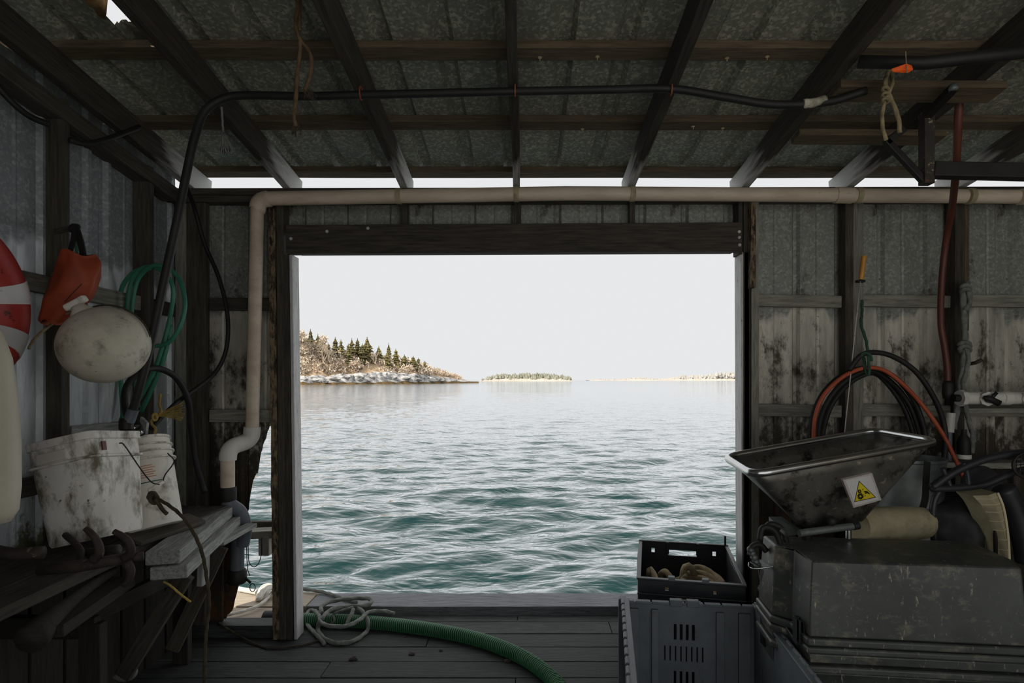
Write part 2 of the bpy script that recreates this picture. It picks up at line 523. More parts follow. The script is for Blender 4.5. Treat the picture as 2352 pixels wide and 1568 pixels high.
def galv_material(name, upper, lower, zline, stain, low=(0.55, 0.68), dim=1.0, rust=True):
    """galvanised sheet: bright spangle, duller old zinc below zline, lichen and rust stains"""
    m = bpy.data.materials.new(name)
    m.use_nodes = True
    nt = m.node_tree
    N, Lk = nt.nodes, nt.links
    p = N['Principled BSDF']
    tc = N.new('ShaderNodeTexCoord')
    def noise(scale, stretch=(1, 1, 1), detail=5, rough=0.65):
        mp = N.new('ShaderNodeMapping'); mp.inputs['Scale'].default_value = stretch
        Lk.new(tc.outputs['Object'], mp.inputs['Vector'])
        n = N.new('ShaderNodeTexNoise'); n.inputs['Scale'].default_value = scale
        n.inputs['Detail'].default_value = detail; n.inputs['Roughness'].default_value = rough
        Lk.new(mp.outputs[0], n.inputs['Vector'])
        return n.outputs['Fac']
    def ramp(fac, a, b):
        r = N.new('ShaderNodeMapRange'); r.interpolation_type = 'SMOOTHSTEP'
        r.inputs['From Min'].default_value = a; r.inputs['From Max'].default_value = b
        Lk.new(fac, r.inputs['Value'])
        return r.outputs[0]
    def mix(fac, a, b):
        x = N.new('ShaderNodeMix'); x.data_type = 'RGBA'
        Lk.new(fac, x.inputs['Factor'])
        for s, v in (('A', a), ('B', b)):
            if isinstance(v, tuple): x.inputs[s].default_value = v
            else: Lk.new(v, x.inputs[s])
        return x.outputs['Result']
    def math_(op, a, b):
        x = N.new('ShaderNodeMath'); x.operation = op
        for i, v in enumerate((a, b)):
            if isinstance(v, (int, float)): x.inputs[i].default_value = v
            else: Lk.new(v, x.inputs[i])
        return x.outputs[0]
    vo = N.new('ShaderNodeTexVoronoi'); vo.inputs['Scale'].default_value = 75
    Lk.new(tc.outputs['Object'], vo.inputs['Vector'])
    sep = N.new('ShaderNodeSeparateColor'); Lk.new(vo.outputs['Color'], sep.inputs[0])
    bright = math_('MULTIPLY', sep.outputs[0], noise(28, detail=3))
    col = mix(ramp(bright, 0.15, 0.62), upper[0], upper[1])
    if lower:
        sx = N.new('ShaderNodeSeparateXYZ'); Lk.new(tc.outputs['Object'], sx.inputs[0])
        zz = math_('ADD', sx.outputs[2], math_('MULTIPLY', math_('SUBTRACT', noise(3.5, (1, 1, 0.15), 3), 0.5), 0.7))
        lowm = ramp(zz, zline + 0.03, zline - 0.03)
        streak = mix(ramp(noise(7, (1, 1, 0.18)), 0.35, 0.7), lower[0], lower[1])
        col = mix(lowm, col, streak)
        base = ramp(sx.outputs[2], zline + 0.2, 0.2)
        st = math_('MULTIPLY', base, 0.32)
        m1 = ramp(math_('ADD', noise(5.5, (1, 1, 0.55), 7, 0.72), st), low[0] + 0.10, low[1] + 0.10)
        col = mix(m1, col, stain)
        if rust:
            m2 = ramp(math_('ADD', noise(9, (1, 1, 0.4), 7, 0.75), math_('MULTIPLY', base, 0.22)), 0.70, 0.78)
            col = mix(m2, col, srgb(92, 62, 34))
            m3 = ramp(noise(38, detail=4), 0.66, 0.72)
            col = mix(m3, col, srgb(50, 46, 38))
    else:
        col = mix(ramp(noise(2.2, (1, 0.25, 1)), 0.5, 0.75), col, stain)
    Lk.new(col, p.inputs['Base Color'])
    p.inputs['Metallic'].default_value = 0.2
    rr = N.new('ShaderNodeMapRange'); rr.inputs['To Min'].default_value = 0.42; rr.inputs['To Max'].default_value = 0.68
    Lk.new(sep.outputs[1], rr.inputs['Value']); Lk.new(rr.outputs[0], p.inputs['Roughness'])
    bp = N.new('ShaderNodeBump'); bp.inputs['Strength'].default_value = 0.25; bp.inputs['Distance'].default_value = 0.004
    Lk.new(noise(16, detail=5), bp.inputs['Height']); Lk.new(bp.outputs[0], p.inputs['Normal'])
    MAT[name] = m

galv_material('galv_roof', (srgb(134, 135, 124), srgb(192, 190, 174)), None, 0, srgb(114, 116, 104))
galv_material('galv_front', (srgb(132, 134, 128), srgb(164, 166, 158)), (srgb(150, 146, 136), srgb(212, 206, 192)), 2.1, srgb(62, 56, 44), low=(0.44, 0.58))
galv_material('galv_left', (srgb(140, 148, 150), srgb(170, 178, 180)), (srgb(178, 186, 190), srgb(236, 242, 246)), 2.28, srgb(92, 90, 66), low=(0.62, 0.74), rust=False)

# ================================================================== THE SETTING
XL = -2.31            # left wall sheet
YF = 3.63             # front wall: inner face of the studs
YS = 3.73             # front wall: sheet
XR = 4.3              # right wall (outside the frame)
YB = -1.2             # back wall (behind the camera)
SLOPE = 168.0 / F     # the roof falls towards the water

def rib_profile(w, pitch=0.28, rib=0.021, base=0.055, top=0.022, first=0.07, minor=True):
    out = [(0.0, 0.0)]
    x = first
    while x + base < w:
        out += [(x, 0), (x + (base - top) / 2, rib), (x + (base + top) / 2, rib), (x + base, 0)]
        mid = x + base + (pitch - base) / 2
        if minor and mid + 0.02 < w:
            out += [(mid - 0.012, 0), (mid, rib * 0.22), (mid + 0.012, 0)]
        x += pitch
    out.append((w, 0.0))
    return out

def sheet(name, mat, parent, M, w, h, first=0.07, zbot=None, rows=1, fine=0, dent=0.0):
    """ribbed sheet in local xz; ribs towards local -y... zbot(x): ragged lower edge"""
    prof = rib_profile(w, first=first)
    if fine:
        xs = sorted(set([round(p[0], 4) for p in prof] + [round(i * fine, 4) for i in range(int(w / fine) + 1)]))
        prof = [(x, float(np.interp(x, [p[0] for p in prof], [p[1] for p in prof]))) for x in xs]
    vs, fs = [], []
    n = len(prof)
    for j in range(rows + 1):
        for (x, y) in prof:
            zb = zbot(x) if zbot else 0.0
            z = zb + (h - zb) * j / rows
            d = dent * mnoise.noise(Vector((x * 3, z * 2, w)))
            vs.append((x, y + d, z))
    for j in range(rows):
        for i in range(n - 1):
            fs.append((j * n + i, j * n + i + 1, (j + 1) * n + i + 1, (j + 1) * n + i))
    return MB().add(vs, fs).build(name, mat, parent, M=M, solid=0.0015)

# ------------------------------------------------------------------ floor: every plank
floor = structure('floor', (0, 0, 0))
edges = [4.02, 3.915, 3.73, 3.545, 3.36, 3.178, 2.995, 2.812]
y = 2.812
while y > YB:
    y -= 0.184
    edges.append(y)
for i in range(len(edges) - 1):
    y1, y0 = edges[i], edges[i + 1]
    if y0 > 2.7:
        cuts = [[-2.45, -0.05, 4.4], [-2.45, 0.78, 4.4], [-2.45, -0.62, 4.4], [-2.45, 1.35, 4.4], [-2.45, -1.15, 2.2, 4.4]][i % 5]
        if i == 1:
            cuts = [-2.45, 0.58, 4.4]
    else:
        cuts = [-2.45, (-0.9 if i % 2 else 1.7), 4.4]
    for a, b in zip(cuts, cuts[1:]):
        beam('plank', (a + 0.002, (y0 + y1) / 2, -0.02 + random.uniform(-0.002, 0.0015)), (b - 0.002, (y0 + y1) / 2, -0.02 + random.uniform(-0.002, 0.0015)),
             y1 - y0 - 0.006, 0.038, 'wood_floor', floor, bevel=0.004, warp=0.002)
for x in (-2.3, -1.5, -0.7, 0.1, 0.9, 1.7, 2.5, 3.3, 4.1):
    beam('joist', (x, YB, -0.14), (x, 4.25, -0.14), 0.05, 0.19, 'wood_dark', floor)

# curb along the wharf edge
trim = structure('trim_1', (0, 4.145, 0))
beam('curb_timber', (-1.55, 4.145, 0.012), (4.4, 4.145, 0.008), 0.25, 0.10, 'wood_curb', trim, warp=0.004, wane=0.004)
beam('curb_timber', (-3.1, 4.16, 0.012), (-1.56, 4.16, 0.012), 0.27, 0.10, 'wood_deck', trim, warp=0.003)
beam('deck_board', (-3.1, 3.915, 0.03), (-1.72, 3.915, 0.03), 0.20, 0.05, 'wood_deck', trim)

# ------------------------------------------------------------------ front wall with the big opening
wf = structure('wall_front', (0, YF, 0))
SX = F / YF  # px per metre on the stud face
def fx(px, Y=YF): return (px - VX) * Y / F
def fz(py, Y=YF): return H - (py - VY) * Y / F

# sheets left of the opening (its foot is rusted away), above it and to the right
def ragged(x):
    X = XL + 0.0 + x
    px = VX + X * F / YS
    py = np.interp(px, [380, 470, 500, 535, 552, 562, 570, 578, 584, 592, 600, 612, 630, 700],
                   [1470, 1470, 1440, 1400, 1330, 1180, 1170, 1120, 1095, 1085, 1040, 1000, 958, 950])
    z = H - (py - VY) * YS / F
    return z + 0.03 * mnoise.noise(Vector((x * 46, 3, 0))) + 0.018 * mnoise.noise(Vector((x * 120, 9, 0)))
left_w = fx(655, YS) - XL
sheet('metal_panel', 'galv_front', wf, Matrix.Translation((XL, YS, 0)), left_w, 2.86, first=0.16, zbot=ragged, rows=12, fine=0.006, dent=0.006)
x = fx(650, YS)
xe = fx(1712, YS)
zt = fz(540, YS)
k = 0
while x < xe - 0.01:
    w = min(0.84, xe - x)
    sheet('metal_panel', 'galv_front', wf, Matrix.Translation((x, YS + 0.002 * (k % 2), 0)), w + 0.03, 2.86, first=0.1, zbot=lambda q: zt, rows=2)
    x += w
    k += 1
x = fx(1700, YS)
k = 0
while x < XR:
    sheet('metal_panel', 'galv_front', wf, Matrix.Translation((x, YS + 0.002 * (k % 2), 0)), 0.87, 2.86, first=0.06, rows=6, dent=0.004)
    x += 0.84
    k += 1

def stud(px0, px1, py0, py1, mat='wood_dark', dx=0.0, depth=0.095, Y=YF, name='stud', wane=0.0, wf_=wf, tilt=0.0):
    a = Vector(((fx(px0, Y) + fx(px1, Y)) / 2, Y + depth / 2, fz(py1, Y)))
    b = Vector(((fx(px0, Y) + fx(px1, Y)) / 2 + tilt, Y + depth / 2, fz(py0, Y)))
    return beam(name, a, b, fx(px1, Y) - fx(px0, Y), depth, mat, wf_, up=(0, 1, 0), wane=wane)

beam('top_plate', (XL, YF + 0.05, 2.878), (XR, YF + 0.05, 2.892), 0.10, 0.042, 'wood_dark', wf)
beam('top_plate', (XL, YF + 0.055, 2.836), (XR, YF + 0.055, 2.85), 0.085, 0.042, 'wood_dark', wf)
# lintel and trimmers
beam('lintel', (fx(657), YF + 0.02, fz(550)), (fx(1704), YF + 0.02, fz(544)), 0.06, 0.185, 'wood_dark', wf, bevel=0.005)
beam('lintel_edge', (fx(680), YF + 0.075, fz(575)), (fx(1690), YF + 0.075, fz(571)), 0.03, 0.03, 'wood_dark', wf)
FLOOR_PY = VY + H * F / YF
stud(658, 672, 584, FLOOR_PY, 'wood_dark', name='jack_stud', depth=0.10, tilt=-0.025)
stud(641, 657.5, 455, FLOOR_PY, 'wood_dark', name='king_stud', depth=0.095, tilt=-0.02)
stud(626, 641, 455, FLOOR_PY, 'bark', name='rough_post', depth=0.08, wane=0.006, tilt=-0.03)
beam('jamb_board', (-1.471, YF + 0.06, 0.0), (-1.503, YF + 0.06, fz(584)), 0.02, 0.11, 'wood_pale', wf, up=(0, 1, 0))
stud(1696, 1706, 455, 584, 'wood_dark', name='cripple_stud')
stud(1709, 1722, 578, FLOOR_PY, 'wood_dark', name='jack_stud', depth=0.10)
stud(1708, 1724, 455, FLOOR_PY, 'wood_dark', name='king_stud', depth=0.095)
stud(1726, 1744, 455, FLOOR_PY, 'wood_grey', name='king_stud', depth=0.09)
stud(1725, 1737, 455, 660, 'bark', name='rough_post', depth=0.06, wane=0.006, Y=YF - 0.05)
beam('jamb_board', (1.408, YF + 0.06, 0.0), (1.398, YF + 0.06, fz(578)), 0.02, 0.11, 'wood_pale', wf, up=(0, 1, 0))
# cripples over the lintel
for a, b in ((918, 936), (1181, 1197), (1446, 1459)):
    stud(a, b, 450, 518, 'wood_dark', name='cripple_stud', depth=0.05, Y=YF + 0.02)
# studs right of the opening
stud(1942, 1960, 455, FLOOR_PY, 'wood_dark', depth=0.08, Y=YF + 0.01)
stud(1960, 1984, 455, FLOOR_PY, 'wood_grey', depth=0.06, Y=YF + 0.03)
stud(2194, 2216, 455, FLOOR_PY, 'wood_dark', depth=0.095)
stud(2216, 2226, 455, 760, 'wood_brown', depth=0.05, Y=YF + 0.03)
stud(2450, 2470, 455, FLOOR_PY, 'wood_dark')
stud(2700, 2720, 455, FLOOR_PY, 'wood_dark')
# corner studs on the left
stud(402, 428, 455, FLOOR_PY, 'wood_grey', depth=0.05, Y=YF + 0.045)
stud(428, 472, 455, FLOOR_PY, 'wood_dark', depth=0.05, Y=YF + 0.035)
# girts (2x4 laid flat between the studs)
for a, b in ((1745, 1942), (1985, 2195), (2217, 2450), (2470, 2700)):
    for pyc, m in ((687, 'wood_grey'), (942, 'wood_grey')):
        beam('girt', (fx(a), YF + 0.06, fz(pyc)), (fx(b), YF + 0.06, fz(pyc) - 0.01), 0.04, 0.078, m, wf)
for pyc, m in ((696, 'wood_dark'), (956, 'wood_grey')):
    beam('girt', (fx(472), YF + 0.06, fz(pyc)), (fx(627), YF + 0.06, fz(pyc)), 0.04, 0.08, m, wf)
# bottom plate between corner and opening
beam('bottom_plate', (XL, 3.725, 0.04), (fx(640), 3.725, 0.04), 0.13, 0.08, 'wood_floor', wf)
beam('bottom_plate', (fx(1700), 3.68, 0.04), (XR, 3.68, 0.04), 0.09, 0.08, 'wood_dark', wf)
# knots where the lintel is nailed
for px, py in ((1698, 532), (1698, 545), (1699, 562), (751, 531), (845, 524), (668, 548)):
    MB().lathe([(0.011, 0), (0.008, 0.006), (0.003, 0.008)], Matrix.Translation(W(px, py, YF - 0.010)) @ Matrix.Rotation(math.radians(90), 4, 'X'), 8).build('knot', 'wood_pale', wf)

# ------------------------------------------------------------------ left wall
wl = structure('wall_left', (XL, 0, 0))
ys = [3.74, 3.10, 2.45, 1.75, 0.9, 0.05, -0.8, YB]
for i in range(len(ys) - 1):
    w = ys[i] - ys[i + 1] + 0.03
    M = Matrix.Translation((XL - 0.002 * (i % 2), ys[i], 0)) @ Matrix.Rotation(math.radians(-90), 4, 'Z')
    hh = 2.86 + SLOPE * (YF - ys[i + 1]) + 0.14
    sheet('metal_panel', 'galv_left', wl, M, w, hh, first=0.09 if i else 0.03, rows=6, dent=0.004)
for i, yy in enumerate((3.355, 2.73, 2.02, 1.3, 0.6, -0.2, -1.1)):
    top = 2.9 + SLOPE * (YF - yy)
    beam('stud', (XL + 0.05, yy, 0), (XL + 0.05, yy, top), 0.095, 0.05, 'wood_dark', wl, up=(0, 1, 0))
    if i < 6:
        for zc in (2.12, 1.18):
            y2 = (3.355, 2.73, 2.02, 1.3, 0.6, -0.2, -1.1)[i + 1]
            beam('girt', (XL + 0.035, y2 + 0.026, zc), (XL + 0.035, yy - 0.026, zc), 0.04, 0.085, 'wood_grey' if i == 0 else 'wood_dark', wl)
beam('girt', (XL + 0.035, 3.38, 2.12), (XL + 0.035, 3.66, 2.12), 0.04, 0.085, 'wood_dark', wl)
# raking plate that follows the roof
beam('raking_plate', (XL + 0.055, YB, 2.83 + SLOPE * (YF - YB)), (XL + 0.055, 3.6, 2.845), 0.10, 0.085, 'wood_dark', wl)
# ledge board behind the pails
beam('ledge_board', W(158, 1005, 2.86), W(283, 990, 3.22), 0.03, 0.115, 'wood_bench', wl)
# boarding below the bench, its shade put into the dark colour
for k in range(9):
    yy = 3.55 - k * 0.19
    beam('lining_board', (XL + 0.11, yy, 0.0), (XL + 0.11, yy, 0.80), 0.02, 0.175, 'wood_shaded', wl, up=(0, 1, 0))

# ------------------------------------------------------------------ right and back walls (outside the frame)
wr = structure('wall_right', (XR, 0, 0))
yy = 3.74
k = 0
while yy > YB:
    M = Matrix.Translation((XR + 0.002 * (k % 2), yy - 0.86, 0)) @ Matrix.Rotation(math.radians(90), 4, 'Z')
    sheet('metal_panel', 'galv_front', wr, M, 0.87, 2.86 + SLOPE * (YF - yy + 0.86) + 0.14, rows=4)
    yy -= 0.84
    k += 1
for yy in (3.2, 2.3, 1.4, 0.5, -0.4, -1.1):
    beam('stud', (XR - 0.05, yy, 0), (XR - 0.05, yy, 2.9 + SLOPE * (YF - yy)), 0.095, 0.05, 'wood_dark', wr, up=(0, 1, 0))
wb = structure('wall_back', (0, YB, 0))
BACK_FILL_OPEN = (-0.8, 4.2, 3.35)   # unseen opening, placed and sized to light the interior from behind
zb_top = 2.86 + SLOPE * (YF - YB) + 0.14
def back_panel(x0, x1, z0):
    x = x0
    while x < x1 - 0.01:
        w = min(0.84, x1 - x)
        sheet('metal_panel', 'galv_front', wb, Matrix.Translation((x, YB, 0)), w + 0.02, zb_top, zbot=lambda q: z0, rows=2)
        x += w
back_panel(XL, BACK_FILL_OPEN[0], 0.0)
back_panel(BACK_FILL_OPEN[1], XR, 0.0)
back_panel(BACK_FILL_OPEN[0], BACK_FILL_OPEN[1], BACK_FILL_OPEN[2])
for x in BACK_FILL_OPEN[:2]:
    beam('stud', (x, YB + 0.05, 0), (x, YB + 0.05, zb_top), 0.06, 0.095, 'wood_dark', wb, up=(0, 1, 0))
beam('lintel', (BACK_FILL_OPEN[0], YB + 0.05, BACK_FILL_OPEN[2] + 0.09), (BACK_FILL_OPEN[1], YB + 0.05, BACK_FILL_OPEN[2] + 0.09), 0.05, 0.18, 'wood_dark', wb)
# unseen wharf deck added behind the shed, pale to bounce sun inside
MB().box((0.5, YB - 7.05, -0.1), (16, 14, 0.2)).build('wharf', 'wood_pale', None, kind='structure')

# ------------------------------------------------------------------ roof
roof = structure('ceiling', (0, YF, 2.918))
def raf_z(Y): return 2.918 + SLOPE * (YF - Y)          # underside of the rafters
RD, PT = 0.14, 0.04
up_r = Vector((0, SLOPE, 1)).normalized()
raf_px = {0: -2.165, 1: -1.545, 2: -0.787, 3: -0.053, 4: 0.69, 5: 1.427, 6: 2.105, 7: 2.83, 8: 3.55}
for k, X in raf_px.items():
    wdt = 0.05 if k != 3 else 0.045
    off = up_r * (RD / 2)
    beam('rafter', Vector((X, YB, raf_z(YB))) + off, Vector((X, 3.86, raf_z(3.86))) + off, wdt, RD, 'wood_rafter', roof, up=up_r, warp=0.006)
pur_y = [3.79, 3.222, 2.643, 2.06, 1.48, 0.9, 0.32, -0.26, -0.84, -1.25]
for Y in pur_y:
    z = raf_z(Y) + RD + PT / 2
    beam('purlin', (XL - 0.15, Y, z + 0.004), (XR, Y, z), 0.088, PT, 'wood_brown', roof, up=up_r, warp=0.003)
# nails and washers under the purlins
for px, py, Yq in ((1670, 134, 2.66), (1762, 131, 2.66), (1338, 297, 3.24), (1592, 291, 3.22), (1660, 295, 3.24), (2172, 305, 3.24), (1240, 133, 2.66), (1372, 131, 2.66), (2322, 305, 3.24)):
    Yq2 = 2413.0 / (1040 - py)
    P = W(px, py, Yq2 - 0.004)
    MB().lathe([(0.010, 0), (0.010, 0.002)], Matrix.Translation(P), 10).lathe([(0.0018, -0.014), (0.0018, 0)], Matrix.Translation(P), 6).build('washer', 'washer', roof)
# sheets: ribs run down the slope
def roof_sheet(x0, w, y0, y1, hole=None, k=0, fine=0.0):
    prof = rib_profile(w, pitch=0.28, rib=0.032, base=0.095, top=0.05, first=0.10, minor=False)
    if fine:
        xs = sorted(set([round(p[0], 4) for p in prof] + [round(i * fine, 4) for i in range(int(w / fine) + 1)]))
        prof = [(x, float(np.interp(x, [p[0] for p in prof], [p[1] for p in prof]))) for x in xs]
        rows = int((y1 - y0) / fine)
    else:
        rows = 6
    vs, fs = [], []
    n = len(prof)
    c = raf_z(0) + RD + PT + 0.003 + 0.002 * (k % 2)
    for j in range(rows + 1):
        yv = y0 + (y1 - y0) * j / rows
        for (xx, dz) in prof:
            vs.append((x0 + xx, yv, c - SLOPE * yv + dz + 0.004 * mnoise.noise(Vector((x0 + xx, yv * 2, 4)))))
    for j in range(rows):
        for i in range(n - 1):
            cx = x0 + (prof[i][0] + prof[i + 1][0]) / 2
            cy = y0 + (y1 - y0) * (j + 0.5) / rows
            if hole and hole(cx, cy):
                continue
            fs.append((j * n + i, j * n + i + 1, (j + 1) * n + i + 1, (j + 1) * n + i))
    MB().add(vs, fs).build('roof_panel', 'galv_roof', roof, solid=0.0015, loc=(x0, y0, c - SLOPE * y0))
HC = W(250, 12, 2.40)
def torn(x, y):
    dx, dy = (x - HC.x) / 0.085, (y - HC.y) / 0.14
    a = math.atan2(dy, dx)
    return math.hypot(dx, dy) < 0.85 + 0.35 * mnoise.noise(Vector((math.cos(a) * 1.7, math.sin(a) * 1.7, 2.0)))
x = XL - 0.17
k = 0
while x < XR:
    if x < HC.x < x + 0.84:
        roof_sheet(x, 0.87, YB - 0.1, 2.10, None, k)
        roof_sheet(x, 0.87, 2.09, 2.70, torn, k, fine=0.011)
        roof_sheet(x, 0.87, 2.69, 3.865, None, k)
    else:
        roof_sheet(x, 0.87, YB - 0.1, 3.865, None, k)
    x += 0.84
    k += 1
# the torn lip that hangs at the hole
lip = []
for i in range(13):
    a = math.radians(150 + 190 * i / 12)
    r = 0.9 + 0.12 * math.sin(i * 2.3)
    lip.append((HC.x + 0.085 * r * math.cos(a), HC.y + 0.14 * r * math.sin(a)))
vs, fs = [], []
for i, (lx, ly) in enumerate(lip):
    zc = raf_z(ly) + RD + PT + 0.002
    dx, dy = HC.x - lx, HC.y - ly
    dr = 0.02 + 0.008 * math.sin(i * 3.1)
    vs += [(lx, ly, zc), (lx + dx * 0.14, ly + dy * 0.14, zc - dr), (lx + dx * 0.5, ly + dy * 0.5, zc - dr * 0.4), (lx + dx * 0.82, ly + dy * 0.82, zc + 0.05)]
for i in range(12):
    for q in range(3):
        fs.append((i * 4 + q, i * 4 + q + 1, i * 4 + q + 5, i * 4 + q + 4))
MB().add(vs, fs).build('torn_flap', 'rust_flap', roof, solid=0.002, smooth=True)
# two scabbed-on boards under the right-hand rafters
for (pxa, pxb, py, w, dz) in ((1916, 2290, 200, 0.12, 0.0), (1826, 2160, 306, 0.10, 0.0)):
    Yq = 2231.0 / (1040 - py)
    z = raf_z(Yq) - 0.02
    beam('scab_board', ((pxa - VX) * Yq / F, Yq, z), ((pxb - VX) * Yq / F, Yq, z - 0.004), w, 0.036, 'wood_brown', roof, up=up_r, warp=0.003)

# ================================================================== WATER AND ISLANDS
ZW = -1.5
m = bpy.data.materials.new('water'); m.use_nodes = True
nt = m.node_tree; N, Lk = nt.nodes, nt.links
p = N['Principled BSDF']
N.remove(p)
dif = N.new('ShaderNodeBsdfDiffuse'); dif.inputs['Color'].default_value = (0.013, 0.039, 0.040, 1)
glo = N.new('ShaderNodeBsdfGlossy'); glo.inputs['Roughness'].default_value = 0.06; glo.inputs['Color'].default_value = (0.97, 0.99, 1.0, 1)
fre = N.new('ShaderNodeFresnel'); fre.inputs['IOR'].default_value = 1.34
fmr = N.new('ShaderNodeMapRange'); fmr.inputs['From Min'].default_value = 0.03; fmr.inputs['From Max'].default_value = 0.40
Lk.new(fre.outputs[0], fmr.inputs['Value'])
mxw = N.new('ShaderNodeMixShader')
Lk.new(fmr.outputs[0], mxw.inputs[0]); Lk.new(dif.outputs[0], mxw.inputs[1]); Lk.new(glo.outputs[0], mxw.inputs[2])
Lk.new(mxw.outputs[0], N['Material Output'].inputs['Surface'])
tc = N.new('ShaderNodeTexCoord')
def wnoise(scale, stretch, rot, detail):
    mp = N.new('ShaderNodeMapping'); mp.inputs['Scale'].default_value = stretch
    mp.inputs['Rotation'].default_value = (0, 0, math.radians(rot))
    Lk.new(tc.outputs['Object'], mp.inputs['Vector'])
    n = N.new('ShaderNodeTexNoise'); n.inputs['Scale'].default_value = scale; n.inputs['Detail'].default_value = detail
    n.inputs['Roughness'].default_value = 0.55; n.inputs['Distortion'].default_value = 0.4
    Lk.new(mp.outputs[0], n.inputs['Vector'])
    return n.outputs['Fac']
b1 = N.new('ShaderNodeBump'); b1.inputs['Strength'].default_value = 0.65; b1.inputs['Distance'].default_value = 0.28
Lk.new(wnoise(1.0, (0.75, 1.7, 1), -18, 3), b1.inputs['Height'])
b2 = N.new('ShaderNodeBump'); b2.inputs['Strength'].default_value = 0.45; b2.inputs['Distance'].default_value = 0.05
Lk.new(wnoise(3.6, (0.7, 1.6, 1), 14, 3), b2.inputs['Height'])
sxw = N.new('ShaderNodeSeparateXYZ'); Lk.new(tc.outputs['Object'], sxw.inputs[0])
for bnode, s0, s1 in ((b1, 0.50, 0.35), (b2, 0.50, 0.45)):
    mrw = N.new('ShaderNodeMapRange'); mrw.inputs['From Min'].default_value = 8; mrw.inputs['From Max'].default_value = 90
    mrw.inputs['To Min'].default_value = s0; mrw.inputs['To Max'].default_value = s1
    Lk.new(sxw.outputs[1], mrw.inputs['Value']); Lk.new(mrw.outputs[0], bnode.inputs['Strength'])
Lk.new(b1.outputs[0], b2.inputs['Normal'])
for _q in (dif, glo, fre):
    Lk.new(b2.outputs[0], _q.inputs['Normal'])
MAT['water'] = m
rng = np.random.default_rng(5)
ny, nx = 420, 420
Yr = np.geomspace(4.4, 140.0, ny)
U = np.linspace(-1, 1, nx)
YY = np.repeat(Yr[:, None], nx, 1)
XX = U[None, :] * (YY * 1.15 + 8.0)
ZZ = np.zeros_like(XX)
fade = 1.0 / (1.0 + (YY / 45.0) ** 2)
for i in range(46):
    lam = 0.30 * (4.0 / 0.30) ** rng.random()
    th = math.radians(90 + rng.normal(14, 24))
    kx, ky = math.cos(th) * 2 * math.pi / lam, math.sin(th) * 2 * math.pi / lam
    amp = 0.0066 * lam ** 0.85
    ph = kx * XX + ky * YY + rng.random() * 6.28
    s = np.sin(ph)
    ZZ += amp * (s + 0.35 * np.sin(2 * ph + 1.5708)) * np.clip(lam / (YY * 0.02 + 1e-6), 0, 1)
ZZ = ZZ * fade + ZW
verts = np.stack([XX, YY, ZZ], -1).reshape(-1, 3)
idx = np.arange(ny * nx).reshape(ny, nx)
quads = np.stack([idx[:-1, :-1], idx[:-1, 1:], idx[1:, 1:], idx[1:, :-1]], -1).reshape(-1, 4)
me = bpy.data.meshes.new('sea')
me.vertices.add(len(verts)); me.vertices.foreach_set('co', verts.astype(np.float32).ravel())
me.loops.add(quads.size); me.loops.foreach_set('vertex_index', quads.astype(np.int32).ravel())
me.polygons.add(len(quads)); me.polygons.foreach_set('loop_start', np.arange(0, quads.size, 4, dtype=np.int32))
me.polygons.foreach_set('use_smooth', [True] * len(quads))
me.update(); me.validate()
me.materials.append(MAT['water'])
sea = link(bpy.data.objects.new('sea', me), None)
tag(sea, 'rippled blue-green sea in front of the shed opening', 'sea', kind='stuff')
MB().add([(-9000, 139.5, ZW - 0.02), (9000, 139.5, ZW - 0.02), (9000, 9000, ZW - 0.02), (-9000, 9000, ZW - 0.02),
          (-9000, -60, ZW - 0.35), (9000, -60, ZW - 0.35), (9000, 141, ZW - 0.35), (-9000, 141, ZW - 0.35)], [(0, 1, 2, 3), (4, 5, 6, 7)]).build('open_sea', 'water', sea, M=Matrix.Identity(4))

# --- near island
material('isle_ground', srgb(150, 128, 102), srgb(196, 172, 142), 0.06, rough=0.95, bump=0.0, per_object=0, specks=(srgb(120, 104, 66), 0.09, 0.55, 0.7), detail=8)
material('isle_rock', srgb(66, 66, 68), srgb(190, 188, 186), 0.22, (1, 1, 2), 0.9, bump=0.8, per_object=0.08, contrast=(0.36, 0.56), detail=8)
material('isle_weed', srgb(44, 38, 22), srgb(122, 96, 50), 0.35, rough=0.9, bump=0.0, per_object=0.1)
material('spruce', srgb(52, 50, 28), srgb(132, 122, 74), 0.5, rough=0.95, bump=0.0, per_object=0.3)
material('brush', srgb(178, 160, 140), srgb(228, 212, 192), 0.18, rough=0.95, bump=0, per_object=0)
material('brush_dark', srgb(98, 84, 70), srgb(156, 138, 118), 0.3, rough=0.95, bump=0, per_object=0)
material('twig', srgb(170, 154, 134), srgb(200, 186, 166), 0.5, rough=0.95, bump=0, per_object=0.05)
def shoreY(px): return float(np.interp(px, [200, 690, 800, 950, 1097], [330, 372, 400, 452, 560]))
TOPX = [200, 560, 690, 760, 850, 930, 985, 1020, 1050, 1075, 1097]
TOPY = [748, 770, 806, 815, 822, 836, 848, 858, 868, 874, 879]
def ground_h(px, d):
    """height over the water, d metres inland"""
    Y = shoreY(px)
    top = (VY - float(np.interp(px, TOPX, TOPY))) * (Y + 60) / F + 3.1
    top = max(top, 0.2)
    t = min(1, max(0, d) / 70.0)
    rock = min(top, float(np.interp(px, [600, 690, 760, 870, 960, 1030, 1097], [6.0, 5.5, 6.5, 9.5, 8, 5, 1.5])))
    mt = max(top, rock)
    hh = np.interp(d, [-6, 0, 3, 9, 14, 36, 70, 140], [-2.5, 0.2, 1.6, rock * 0.85, rock, rock + 0.8 * (mt - rock), mt, mt * 0.8])
    nz = mnoise.noise(Vector((px * 0.06, d * 0.10, 0)))
    return hh + (1.3 * nz if d > 2 else 0.4 * nz) * min(1, top / 8)
pxs = list(np.linspace(200, 1100, 151))
ds = [-6, -2, 0, 1.5, 3, 5, 7, 9, 11, 14, 18, 24, 32, 42, 55, 70, 95, 140]
vs, fs = [], []
